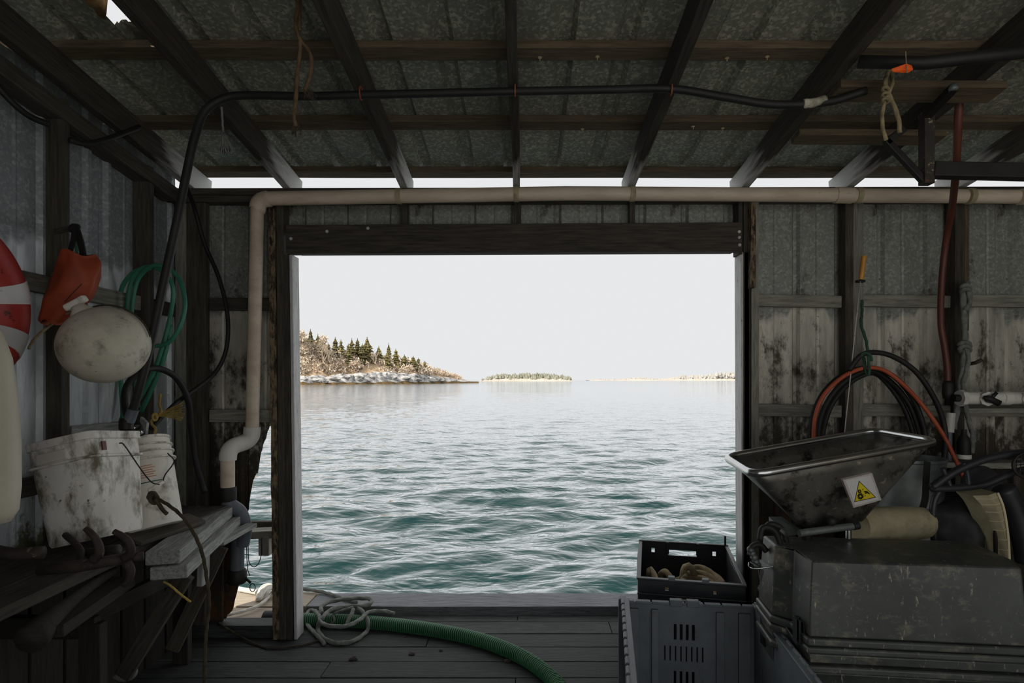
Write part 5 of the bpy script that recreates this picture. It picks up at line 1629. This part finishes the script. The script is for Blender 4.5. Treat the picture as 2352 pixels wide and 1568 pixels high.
plate([(1982, 1122), (1983, 1122), (1982.5, 1125), (1981, 1126)], 0.0245, 0.001, 'motion_mark', 'sign_black', sgn_)
plate([(1986, 1136), (1987.5, 1137), (1988, 1140), (1986.5, 1139)], 0.0245, 0.001, 'motion_mark', 'sign_black', sgn_)
MB().tube([W(1835, 1224, 2.60), W(1966, 1207, 2.66)], 0.0165, 12).build('pivot_bar', 'galv_dark', hop, smooth=True, angle=40)
MB().tube([W(1958, 1208, 2.655), W(1971, 1206, 2.66)], 0.019, 12).build('end_cap', 'rubber_black', hop, smooth=True, angle=40)
MB().lathe([(max(.001, 0.024 * math.sin(t)), -0.024 * math.cos(t)) for t in np.linspace(0, math.pi, 13)], Matrix.Translation(W(1909, 1196, 2.64)), 16).build('knob', 'rubber_black', hop, smooth=True)
MB().tube([W(1902, 1215, 2.63), W(1908, 1200, 2.64)], 0.008, 8).build('knob_stem', 'steel_black', hop)
MB().lathe([(0.013, 0), (0.013, 0.04)], Matrix.Translation(W(1949, 1236, 2.68)), 10).build('bolt', 'stainless', hop, smooth=True, angle=40)
vs = [W(1766, 1186, 2.72), W(1795, 1186, 2.86), W(1842, 1216, 2.72), W(1805, 1222, 2.60)]
vs2 = [v - Vector((0, 0, 0.02)) for v in vs]
MB().add(vs + vs2, [(0, 1, 2, 3), (7, 6, 5, 4)] + [(i, i + 4, (i + 1) % 4 + 4, (i + 1) % 4) for i in range(4)]).build('mount_plate', 'galv_dark', hop)
MB().tube([W(1850, 1222, 2.7), W(1850, 1500, 2.75)], 0.03, 10).build('stand_leg', 'steel_black', hop)
MB().tube([W(1985, 1215, 2.85), W(1985, 1480, 2.9)], 0.03, 10).build('stand_leg', 'steel_black', hop)

# motor and cables left of the tub
mo = thing('grinder_motor', 'black grinder motor housing with cables beside the hopper', 'motor', W(1770, 1310, 2.7))
bm_ = MB()
bm_.lathe([(0.05, 0), (0.06, 0.02), (0.062, 0.11), (0.05, 0.14)], Matrix.Translation(W(1765, 1292, 2.75)) @ Matrix.Rotation(math.radians(70), 4, 'Y'), 18)
bm_.build('housing', 'steel_black', mo, smooth=True, angle=40)
for k, pts in enumerate(([(1745, 1240), (1752, 1212), (1778, 1218), (1795, 1260), (1800, 1300)], [(1757, 1215), (1770, 1203), (1795, 1215), (1808, 1250)], [(1722, 1275), (1728, 1255), (1745, 1250), (1760, 1265)])):
    MB().tube(cr([W(a, b, 2.62 + 0.03 * k) for a, b in pts], 6), 0.014, 10).build('cable', 'rubber_black', mo, smooth=True)
for k in range(5):
    c = W(1724 + k * 4, 1262 + 9 * k, 2.66)
    MB().lathe([(0.014, -0.012), (0.018, 0), (0.012, 0.012)], Matrix.Translation(c) @ Matrix.Rotation(0.8 + k, 4, 'X'), 10).build('fitting', 'galv_dark', mo, smooth=True)
mb = MB().tube(cr([W(1720, 1292, 2.62), W(1722, 1302, 2.60), W(1740, 1305, 2.6), W(1790, 1299, 2.6)], 5), 0.004, 6)
mb.build('bracket_edge', 'stainless', mo, smooth=True)
MB().add([W(1722, 1290, 2.62), W(1745, 1304, 2.61), W(1790, 1298, 2.61), W(1790, 1284, 2.78), W(1740, 1286, 2.78)], [(0, 1, 2, 3, 4)]).build('bracket_tray', 'galv_dark', mo, solid=0.004)
beam('stand', W(1762, 1305, 2.74), W(1762, 1480, 2.74), 0.05, 0.05, 'steel_black', mo, up=(0, 1, 0))
MB().tube(cr([W(1742, 1308, 2.62), W(1748, 1345, 2.62)], 3), 0.003, 6).build('wire', 'galv_dark', mo)

# grey drum behind the hopper
dm = thing('grey_drum', 'grey metal drum standing behind the hopper', 'drum', W(2090, 1210, 3.2))
cD = W(2085, 1166, 3.22)
MB().lathe([(0.16, -0.30), (0.165, -0.29), (0.168, 0.0), (0.18, 0.27), (0.186, 0.275), (0.186, 0.29), (0.176, 0.29), (0.16, 0.0), (0.15, -0.28)], Matrix.Translation(cD), 32).build('drum_shell', 'galv_dark', dm, smooth=True, angle=40)
dm['label'] = 'grey metal drum standing behind the hopper'
# strap hose next to it
bs = thing('black_strap', 'wide black strap hanging beside the grey drum', 'strap', W(2125, 1190, 2.95))
strap_strip([W(2130, 1060, 3.0), W(2127, 1100, 2.98), W(2124, 1150, 2.95), W(2110, 1185, 2.93)], 0.03, 'strap_black', bs, 'webbing')

# rolled cloth
rl = thing('cloth_roll', 'roll of beige cloth lying behind the black tub', 'cloth roll', W(2040, 1235, 2.85))
a_, b_ = W(1968, 1208, 2.80), W(2122, 1200, 2.92)
P = resample([a_, b_], 0.012)
L_ = (b_ - a_).length
MB().tube(P, [0.088 * (0.80 + 0.2 * math.sin(math.pi * min(1, 0.15 + 0.75 * i / (len(P) - 1)))) for i in range(len(P))], 40,
          rfun=lambda s, a: 1 + 0.035 * ((s / 0.075 + a / 6.283) % 1.0) - 0.02 * (0.5 + 0.5 * math.sin(a * 9 + s * 60)) * 0.4).build('rolled_fabric', 'cloth_beige', rl, smooth=True, angle=35)

# dark tarp bundle
tp = thing('tarp_bundle', 'dark crumpled tarp heaped behind the tub at right', 'tarp', W(2215, 1240, 2.95))
bm = bmesh.new()
bmesh.ops.create_icosphere(bm, subdivisions=4, radius=1)
for v in bm.verts:
    nn = v.co.normalized()
    k = 1 + 0.22 * mnoise.noise(nn * 1.7 + Vector((3, 1, 0))) + 0.09 * mnoise.noise(nn * 4.5)
    v.co = Vector((nn.x * 0.19 * k, nn.y * 0.16 * k, nn.z * 0.20 * k))
me = bpy.data.meshes.new('tarp'); bm.to_mesh(me); bm.free()
me.materials.append(MAT['cloth_dark'])
me.polygons.foreach_set('use_smooth', [True] * len(me.polygons))
link(bpy.data.objects.new('tarp_cloth', me), tp, Matrix.Translation(W(2215, 1212, 3.06)))
# beige striped band (wide flat hose coil)
fl_ = thing('flat_hose_coil', 'beige ribbed lay-flat hose coiled upright behind the tub', 'hose', W(2275, 1290, 2.9))
lc = [(2234, 1138), (2256, 1163), (2276, 1203), (2291, 1245), (2300, 1292)]
rc_ = [(2288, 1131), (2300, 1160), (2308, 1200), (2313, 1245), (2315, 1292)]
LP, RP = cr([W(a, b, 2.80) for a, b in lc], 6), cr([W(a, b, 2.78) for a, b in rc_], 6)
vs, fs = [], []
for a, b in zip(LP, RP):
    md = (a + b) / 2 + Vector((0, -0.025, 0))
    vs += [a, md, b, b + Vector((0.01, 0.13, 0)), a + Vector((0.01, 0.13, 0))]
for i in range(len(LP) - 1):
    for q in range(5):
        fs.append((i * 5 + q, i * 5 + (q + 1) % 5, (i + 1) * 5 + (q + 1) % 5, (i + 1) * 5 + q))
fs += [(4, 3, 2, 1, 0), tuple(range(len(vs) - 5, len(vs)))]
MB().add(vs, fs).build('hose_band', 'cloth_beige', fl_, smooth=True, angle=50)
for i in range(2, len(LP) - 1, 3):
    a, b = LP[i], RP[i]
    MB().tube([a, (a + b) / 2 + Vector((0, -0.026, 0)), b], 0.0022, 5).build('stitch_line', 'cloth_line', fl_)
MB().tube([q + Vector((0.004, -0.004, 0)) for q in RP], 0.006, 6).build('edge_cord', 'cloth_line', fl_, smooth=True)
rod = thing('thin_post', 'thin black upright rod in front of the beige hose coil', 'rod', W(2290, 1290, 2.8))
MB().tube([W(2285, 1130, 2.8), W(2287, 1290, 2.8)], 0.009, 8).build('rod_shaft', 'steel_black', rod, smooth=True)
# black moulded chair frame
chv = thing('black_chair', 'black moulded plastic armchair tipped over at the right edge', 'chair', W(2300, 1290, 2.85))
YQ = 2.85
def bent(pts, r, name, Y=YQ, flat=None):
    P = cr([W(a, b, Y + (c if len(q) > 2 else 0)) for q in pts for a, b, c in [(q + (0,))[:3]]], 7)
    MB().tube(P, r, 10).build(name, 'plastic_black', chv, smooth=True)
bent([(2140, 1120), (2190, 1085), (2250, 1058), (2310, 1044), (2380, 1036)], 0.020, 'armrest')
bent([(2140, 1122), (2200, 1120), (2262, 1112), (2310, 1092), (2345, 1080), (2400, 1075)], 0.018, 'armrest')
bent([(2160, 1122), (2146, 1150), (2142, 1190), (2146, 1240)], 0.016, 'leg', YQ + 0.02)
bent([(2165, 1075), (2180, 1110), (2182, 1125)], 0.012, 'strut')
bent([(2212, 1062), (2222, 1090), (2225, 1120)], 0.012, 'strut')
bent([(2305, 1120), (2330, 1170), (2352, 1240), (2360, 1290)], 0.05, 'back_panel', YQ - 0.03)
bent([(2340, 1150), (2360, 1180), (2390, 1240)], 0.018, 'strut', YQ + 0.06)
disc = MB().lathe([(0.005, 0.012), (0.105, 0.012), (0.112, 0.0), (0.105, -0.012), (0.005, -0.012)], Matrix.Translation(W(2255, 1118, 2.98)) @ Matrix.Rotation(math.radians(84), 4, 'X'), 28).build('seat_disc', 'plastic_black', chv, smooth=True, angle=40)
gu = thing('wire_guard', 'round black wire guard on the chair at the right edge', 'guard', W(2352, 1090, 2.8))
cg = W(2362, 1068, 2.8)
mb = MB().tube([cg + Vector((0.075 * math.cos(a), 0, 0.062 * math.sin(a))) for a in np.linspace(0, 6.283, 25)[:-1]], 0.008, 8, closed=True)
for k in range(-3, 4):
    mb.tube([cg + Vector((-0.07, 0, k * 0.017)), cg + Vector((0.07, 0, k * 0.017 + 0.012))], 0.0022, 5)
    mb.tube([cg + Vector((k * 0.02, 0.003, -0.055)), cg + Vector((k * 0.02 + 0.01, 0.003, 0.055))], 0.0022, 5)
mb.build('wire_mesh', 'steel_black', gu)

# ------------------------------------------------------------------ black tubs (one upside down on the other)
ang = math.radians(-8)
def tub_body(levels, name, mat, parent, notch=True, bev=0.02):
    """plan polygon by level: (z, inset)"""
    def plan(ins):
        x0, x1, y0, y1 = -0.0 + ins, 0.93 - ins, 0.0 + ins, 0.42 - ins
        n1 = 0.045
        return [(x0 + n1, y0), (x1 - n1, y0), (x1, y0 + 0.12), (x1, y1), (x0 - 0.035, y1), (x0 - 0.035, y0 + 0.22), (x0 + n1 - 0.012, y0 + 0.16)]
    mb_ = MB()
    npl = 7
    vs_, fs_ = [], []
    for (z, ins) in levels:
        vs_ += [(x_, y_, z) for x_, y_ in plan(ins)]
    for j in range(len(levels) - 1):
        for i in range(npl):
            i2 = (i + 1) % npl
            fs_.append((j * npl + i, j * npl + i2, (j + 1) * npl + i2, (j + 1) * npl + i))
    fs_.append(tuple(reversed(range(npl)))); fs_.append(tuple(range((len(levels) - 1) * npl, len(levels) * npl)))
    return mb_.add(vs_, fs_).build(name, mat, parent, M=MT, bevel=bev, smooth=True, angle=50)
oT = W(1836, 1480, 2.35)
MT = Matrix.Translation((oT.x + 0.0, 2.36, 0)) @ Matrix.Rotation(math.radians(-6), 4, 'Z')
tub2 = thing('lower_tub', 'large black plastic tub on the floor under the upturned tub', 'tub', (oT.x + 0.4, 2.55, 0))
tub_body([(0.0, 0.03), (0.02, 0.028), (0.44, 0.012), (0.45, 0.012)], 'tub_body', 'plastic_tub', tub2)
tub_body([(0.455, -0.012), (0.485, -0.012)], 'stacking_rib', 'plastic_tub', tub2, bev=0.008)
tub_body([(0.49, 0.005), (0.53, 0.0)], 'neck_band', 'plastic_tub', tub2, bev=0.006)
tub_body([(0.535, -0.014), (0.562, -0.014)], 'rim', 'plastic_tub', tub2, bev=0.008)
tub1 = thing('upturned_tub', 'scuffed black plastic tub turned upside down on top of another', 'tub', (oT.x + 0.4, 2.55, 0.565))
tub_body([(0.566, -0.012), (0.598, -0.012)], 'rim', 'plastic_tub', tub1, bev=0.008)
tub_body([(0.60, 0.0), (0.68, 0.002), (0.905, 0.016), (0.912, 0.02)], 'tub_body', 'plastic_tub', tub1, bev=0.022)

# shallow black tray with ribbed corner clips left of the tubs
ty = thing('black_tray', 'black plastic tray with ribbed corners wedged beside the tubs', 'tray', W(1800, 1500, 2.6))
def Q(px, py, Y): return W(px, py, Y)
e0, e1 = Q(1746, 1350, 2.80), Q(1838, 1480, 2.43)
beam('tray_rim', e0, e1, 0.03, 0.02, 'plastic_black', ty)
beam('tray_side', e0 + Vector((0.03, 0.01, -0.06)), e1 + Vector((0.03, 0.01, -0.06)), 0.012, 0.11, 'plastic_black', ty)
beam('tray_rim', e0, e0 + Vector((0.12, 0.03, 0.0)), 0.03, 0.02, 'plastic_black', ty)
for px, py, Y in ((1782, 1362, 2.62), (1825, 1418, 2.42)):
    c = Q(px, py, Y)
    for k in range(4):
        MB().box(c + Vector((k * 0.009, -0.012 * (k % 2), -0.05 - k * 0.004)), (0.004, 0.03, 0.10)).build('clip_rib', 'plastic_black', ty)
    MB().box(c + Vector((0.06, 0.03, -0.055)), (0.10, 0.02, 0.10)).build('corner_block', 'plastic_black', ty, bevel=0.004)
beam('tray_foot', e0 + Vector((0.1, -0.05, -0.13)), Vector((e0.x + 0.1, e0.y - 0.05, 0.0)), 0.04, 0.04, 'plastic_black', ty, up=(0, 1, 0))

# ------------------------------------------------------------------ crates
def crate_frame(P0, P1, back_len):
    """local frame: x along the near edge P0->P1, y to the back, z up"""
    x_ = Vector((P1.x - P0.x, P1.y - P0.y, 0)); w_ = x_.length; x_.normalize()
    y_ = Vector((-x_.y, x_.x, 0))
    M_ = Matrix((x_, y_, Vector((0, 0, 1)))).transposed().to_4x4()
    M_.translation = Vector((P0.x, P0.y, 0))
    return M_, w_
RZ = lambda d: Matrix.Rotation(math.radians(d), 4, 'Z')
Tr = lambda x_, y_, z_: Matrix.Translation((x_, y_, z_))

# black crate with rope, near edge at Y 3.1
Yf, zr = 3.10, 0.566
P0, P1 = W(1467, 1335, 3.17), W(1711, 1335, 3.05)
Mc, wc = crate_frame(P0, P1, 0.76)
dc = 0.74
bc = thing('black_crate', 'black fish crate holding rope in front of the right door post', 'crate', (P0.x + wc / 2, Yf + dc / 2, 0))
h_ = zr
handle = [(wc * 0.36, wc * 0.64, h_ - 0.085, h_ - 0.045)]
holes_b = [(wc * 0.33, wc * 0.66, h_ - 0.088, h_ - 0.050), (wc * 0.13, wc * 0.17, h_ - 0.075, h_ - 0.045), (wc * 0.84, wc * 0.88, h_ - 0.075, h_ - 0.045)]
holed_panel('back_wall', wc, h_, holes_b, 'plastic_black', bc, Mc @ Tr(0, dc, 0), 0.008)
holed_panel('front_wall', wc, h_ - 0.005, [(wc * 0.36, wc * 0.62, h_ - 0.16, h_ - 0.095), (wc * 0.255, wc * 0.29, h_ - 0.062, h_ - 0.045), (wc * 0.71, wc * 0.74, h_ - 0.062, h_ - 0.045)], 'plastic_black', bc, Mc @ Tr(0, 0, 0), 0.008)
def dip(x_, y_, z_): return (x_, y_ , z_ - 0.0)
for sx_ in (0, 1):
    pan = []
    holed_panel('side_wall', dc, h_, [], 'plastic_black', bc, Mc @ Tr(sx_ * wc, 0, 0) @ RZ(90), 0.008, cuts_x=[dc * q / 8 for q in range(9)], cuts_z=[h_ * 0.5],
                bend=lambda x_, y_, z_: (x_, y_ + 0.012 * math.sin(math.pi * x_ / dc) * (1 if z_ > h_ * 0.9 else 0.3), z_ - (0.012 * math.sin(math.pi * x_ / dc) if z_ > h_ * 0.9 else 0)))
MB().box((wc / 2, dc / 2, 0.02), (wc - 0.01, dc - 0.01, 0.02)).build('crate_floor', 'plastic_black', bc, M=Mc)
MB().box((wc / 2, 0.0, h_ - 0.005), (wc + 0.02, 0.03, 0.012)).build('rim', 'plastic_black', bc, M=Mc, bevel=0.003)
MB().box((wc / 2, -0.012, h_ - 0.085), (wc + 0.015, 0.02, 0.01)).build('rim', 'plastic_black', bc, M=Mc, bevel=0.003)
MB().box((wc / 2, dc, h_), (wc + 0.02, 0.025, 0.01)).build('rim', 'plastic_black', bc, M=Mc, bevel=0.003)
for sx_ in (0.0, 1.0):
    MB().box((sx_ * wc, dc / 2, h_ - 0.006), (0.024, dc, 0.012)).build('rim', 'plastic_black', bc, M=Mc, bevel=0.003)
for q in (0.30, 0.62):
    MB().box((wc * q + 0.01, 0.0, h_ + 0.006), (0.035, 0.034, 0.022)).build('latch_tab', 'plastic_grey', bc, M=Mc, bevel=0.003)
for q in (0.32, 0.67):
    MB().box((wc * q, dc - 0.012, h_ - 0.035), (0.02, 0.02, 0.08)).build('handle_lug', 'plastic_black', bc, M=Mc, bevel=0.003)
MB().box((wc * 0.985, dc + 0.0, h_ + 0.03), (0.014, 0.02, 0.07)).build('corner_lug', 'plastic_black', bc, M=Mc, bevel=0.004)
MB().box((wc * 0.49, -0.004, h_ - 0.135), (wc * 0.2, 0.012, 0.055)).build('label_plate', 'plastic_grey', bc, M=Mc)
# false floor of rope
cr_ = thing('crate_rope', 'thick tan rope piled inside the black crate', 'rope', (P0.x + wc / 2, Yf + dc / 2, 0.3))
mb = MB()
def CP(u, v, z): return Mc @ Vector((u * wc, v * dc, z))
mb.rope(cr([CP(0.10, 0.55, .44), CP(0.12, 0.60, .47), CP(0.18, 0.45, .44), CP(0.25, 0.32, .43), CP(0.32, 0.28, .41)], 7), 0.019)
mb.rope(cr([CP(0.22, 0.62, .38), CP(0.24, 0.60, .45), CP(0.29, 0.55, .47), CP(0.33, 0.50, .45), CP(0.36, 0.40, .42), CP(0.36, 0.3, .40)], 7), 0.019)
mb.rope(cr([CP(0.44, 0.35, .39), CP(0.45, 0.42, .47), CP(0.48, 0.45, .53), CP(0.53, 0.46, .535), CP(0.57, 0.46, .50), CP(0.57, 0.50, .44)], 7), 0.021)
for k in range(5):
    z0_ = 0.40 + 0.02 * k
    mb.rope(cr([CP(0.40 + .02 * k, 0.18 + .05 * k, z0_), CP(0.48, 0.30 + .05 * k, z0_ + .02), CP(0.62, 0.38 + .05 * k, z0_ + .025), CP(0.76, 0.34 + .05 * k, z0_ + .01), CP(0.88, 0.22 + .04 * k, z0_ - .02)], 7), 0.019)
mb.rope(cr([CP(0.36, 0.25, .42), CP(0.40, 0.33, .46), CP(0.42, 0.30, .43), CP(0.39, 0.18, .40)], 6), 0.02)
for k in range(6):
    mb.rope([CP(0.5 + 0.36 * math.cos(a), 0.5 + 0.36 * math.sin(a), 0.06 + 0.055 * k + 0.02 * math.sin(2 * a + k)) for a in np.linspace(0, 6.28, 20)[:-1]], 0.022, closed=True)
mb.build('rope_strand', 'rope_tan', cr_, smooth=True)

# grey vented bin in the foreground
Yg, zg = 2.95, None
G0, G1 = W(1438, 1386, 2.99), W(1734, 1388, 2.91)
zg = (G0.z + G1.z) / 2
Mg, wg = crate_frame(Vector((G0.x, G0.y, 0)), Vector((G1.x, G1.y, 0)), 0.9)
gb = thing('grey_bin', 'large grey vented plastic bin standing open in the foreground', 'bin', (G0.x + wg / 2, 2.5, 0))
slots = []
for k in range(4):
    slots.append((wg * (0.375 + 0.047 * k), wg * (0.375 + 0.047 * k) + 0.016, zg - 0.19, zg - 0.105))
for k in range(8):
    slots.append((wg * (0.30 + 0.042 * k), wg * (0.30 + 0.042 * k) + 0.008, zg - 0.30, zg - 0.22))
for k in range(4):
    slots.append((wg * (0.375 + 0.047 * k), wg * (0.375 + 0.047 * k) + 0.014, zg - 0.42, zg - 0.35))
holed_panel('back_wall', wg, zg, slots, 'plastic_grey', gb, Mg, 0.01)
for a, b in ((0.03, 0.10), (0.20, 0.255), (0.70, 0.765), (0.87, 0.96)):
    MB().box((wg * (a + b) / 2, -0.012, (zg - 0.03) / 2), (wg * (b - a), 0.022, zg - 0.03)).build('wall_rib', 'plastic_grey', gb, M=Mg, bevel=0.004)
dg = 0.95
for sx_, yaw in ((0, -1.2), (1, 1.0)):
    Ms = Mg @ Tr(sx_ * wg, 0, 0) @ RZ(-90 + yaw)
    sl = [(0.12 + 0.16 * q, 0.135 + 0.16 * q, zg - 0.36, zg - 0.24) for q in range(5)]
    holed_panel('side_wall', dg, zg + 0.012, sl, 'plastic_grey', gb, Ms, 0.012)
    MB().box((dg / 2, 0, zg + 0.014), (dg, 0.03, 0.012)).build('rim', 'plastic_grey', gb, M=Ms, bevel=0.004)
    for q in range(12):
        MB().tube([Vector((0.03 + 0.078 * q, (0.018 if sx_ else -0.018), zg + 0.016)), Vector((0.085 + 0.078 * q, (0.018 if sx_ else -0.018), zg + 0.016))], 0.010, 8).build('hinge_knuckle', 'plastic_grey', gb, M=Ms, smooth=True, angle=40)
    MB().box((0.0, (0.02 if sx_ else -0.02), zg * 0.5 + 0.02), (0.05, 0.04, zg)).build('corner_post', 'plastic_grey', gb, M=Ms, bevel=0.006)
edges_ = [0.0, 0.07, 0.20, 0.345, 0.465, 0.61, 0.745, 0.90, 1.0]
for a, b in zip(edges_, edges_[1:]):
    MB().box((wg * (a + b) / 2, 0.0, zg + 0.002), (wg * (b - a) - 0.008, 0.03, 0.014)).build('rim', 'plastic_grey', gb, M=Mg, bevel=0.003)
for a, b in ((0.345, 0.44), (0.475, 0.57)):
    MB().box((wg * (a + b) / 2, -0.006, zg + 0.008), (wg * (b - a), 0.034, 0.034)).build('latch_tab', 'plastic_grey', gb, M=Mg, bevel=0.004)
MB().box((wg / 2, -dg / 2, 0.03), (wg - 0.02, dg, 0.03)).build('bin_floor', 'plastic_grey', gb, M=Mg)

# ------------------------------------------------------------------ floor: green suction hose, rope coil, bits
sh_ = thing('suction_hose', 'ribbed green suction hose curving across the plank floor', 'hose', on_floor(1000, 1462))
ptz = []
for px, py in ((624, 1436), (660, 1436), (716, 1437), (800, 1440), (900, 1448), (1000, 1462), (1100, 1484), (1190, 1520), (1250, 1560), (1290, 1605), (1310, 1680), (1318, 1800)):
    q = on_floor(px, py); ptz.append(Vector((q.x, q.y, 0.042)))
path = resample(cr(ptz, 14), 0.012)
MB().tube(path, 0.0385, 16).build('hose_wall', 'suction_dark', sh_, smooth=True)
fine = resample(cr(ptz, 14), 0.0150 / 14)
hel = []
for i in range(1, len(fine) - 1):
    t_ = (fine[i + 1] - fine[i - 1]).normalized()
    s_ = Vector((-t_.y, t_.x, 0)).normalized()
    a = 2 * math.pi * i / 14
    hel.append(fine[i] + (s_ * math.cos(a) + Vector((0, 0, 1)) * math.sin(a)) * 0.0395)
MB().tube(hel, 0.0042, 6).build('spiral_rib', 'suction_green', sh_, smooth=True)
q0, q1 = ptz[0] + Vector((-0.05, 0.0, 0.004)), ptz[0] + Vector((0.05, 0, 0.004))
MB().tube([q0, q1], 0.052, 18).build('hose_coupling', 'rubber_black', sh_, smooth=True, angle=40)

def fl(px, py, z=0.012):
    return on_floor(px, py, z)
rc = thing('rope_coil', 'loose coil of grey rope over the end of the green hose', 'rope', on_floor(790, 1440))
mb = MB()
mb.rope(cr([fl(697, 1352, 0.09), fl(745, 1360, 0.08), fl(795, 1376, 0.08), fl(820, 1383, 0.075)], 6), 0.0125)
c1 = [(745, 1478, .013), (720, 1450, .02), (703, 1428, .03), (708, 1405, .05), (722, 1402, .06), (733, 1412, .10), (738, 1430, .10), (765, 1438, .10), (800, 1436, .11), (830, 1420, .11), (845, 1406, .10), (880, 1403, .09), (905, 1408, .09)]
mb.rope(cr([fl(*c) for c in c1], 7), 0.0125)
c2 = [(740, 1408, .11), (738, 1392, .12), (765, 1380, .12), (810, 1374, .13), (845, 1374, .13), (854, 1382, .12), (840, 1390, .12), (800, 1392, .12), (760, 1400, .12), (740, 1420, .11), (730, 1440, .03), (740, 1462, .013), (770, 1476, .013), (810, 1472, .013), (840, 1452, .013), (846, 1430, .06), (832, 1404, .10), (820, 1396, .12)]
mb.rope(cr([fl(*c) for c in c2], 7), 0.0135)
mb.rope(cr([fl(756, 1436, .02), fl(768, 1425, .06), fl(766, 1410, .09), fl(790, 1400, .12), fl(812, 1394, .13)], 6), 0.008)
mb.rope(cr([fl(795, 1436, .06), fl(805, 1415, .10), fl(812, 1398, .13)], 6), 0.0125)
mb.build('rope_strand', 'rope_grey', rc, smooth=True)
fr_ = thing('floor_cord', 'thin cord trailing over the floor past the left door post', 'rope', on_floor(600, 1478))
mb = MB()
mb.rope(cr([fl(478, 1412, .02), fl(510, 1436, .09), fl(545, 1456, .03), fl(585, 1478, .008), (fl(620, 1488, .008)), fl(680, 1484, .008), fl(720, 1474, .008), fl(748, 1462, .008)], 7), 0.006)
mb.build('rope_strand', 'rope_dark', fr_, smooth=True)
wr_ = thing('white_mooring_rope', 'white mooring rope bunched on the sunny deck outside', 'rope', W(615, 1365, 4.15))
mb = MB()
YW_ = 4.12
def dk(px, py, z): return on_floor(px, py, z)
for k in range(4):
    mb.rope(cr([dk(592 + 4 * k, 1378, .075), dk(600 + 4 * k, 1352 + 3 * k, .12), dk(612 + 3 * k, 1344 + 2 * k, .13), dk(628 + 2 * k, 1350, .12), dk(640, 1372, .075)], 6), 0.017)
mb.rope(cr([dk(625, 1360, .09), dk(610, 1378, .085), dk(590, 1392, .085), dk(562, 1402, .082), dk(530, 1410, .08), dk(492, 1414, .08)], 6), 0.011)
mb.build('rope_strand', 'rope_white', wr_, smooth=True)
dp = thing('deck_rod', 'short white rod lying on the sunny deck outside', 'rod', W(570, 1352, 4.2))
MB().tube([dk(548, 1352, .09), dk(590, 1360, .09)], 0.018, 12).build('rod_shaft', 'rope_white', dp, smooth=True, angle=40)
# debris: shells and wood chips
bits = [((967, 1456), 0.030, 'largest broken shell piece lying by the green hose'), ((950, 1452), 0.018, 'dark shell fragment left of the largest broken piece'), ((978, 1446), 0.016, 'dark shell fragment touching the green hose'),
        ((812, 1514), 0.026, 'dark shell on the floor below the rope coil'), ((946, 1502), 0.020, 'small dark shell in the middle of the dim floor'), ((1166, 1519), 0.024, 'flat dark chip lying inside the hose curve'),
        ((1013, 1494), 0.012, 'tiny chip right of the middle floor shell'), ((929, 1463), 0.010, 'tiny chip between rope coil and broken shells'), ((1040, 1468), 0.011, 'tiny chip just below the green hose'), ((1266, 1549), 0.012, 'tiny chip at the lower right bend of the hose')]
for (px, py), s_, lb in bits:
    c = on_floor(px, py)
    bm = bmesh.new()
    bmesh.ops.create_icosphere(bm, subdivisions=2, radius=1)
    for v in bm.verts:
        nn = v.co.normalized()
        k = 1 + 0.45 * mnoise.noise(nn * 2 + Vector((px, py, 0)))
        v.co = Vector((nn.x * s_ * k, nn.y * s_ * 0.7 * k, max(0, nn.z * 0.55 + 0.2) * s_ * k))
    me = bpy.data.meshes.new('bit'); bm.to_mesh(me); bm.free()
    me.materials.append(MAT['debris'])
    o = link(bpy.data.objects.new('floor_debris', me), None, Matrix.Translation(c))
    tag(o, lb, 'debris', 'bits of shell and wood on the floor')
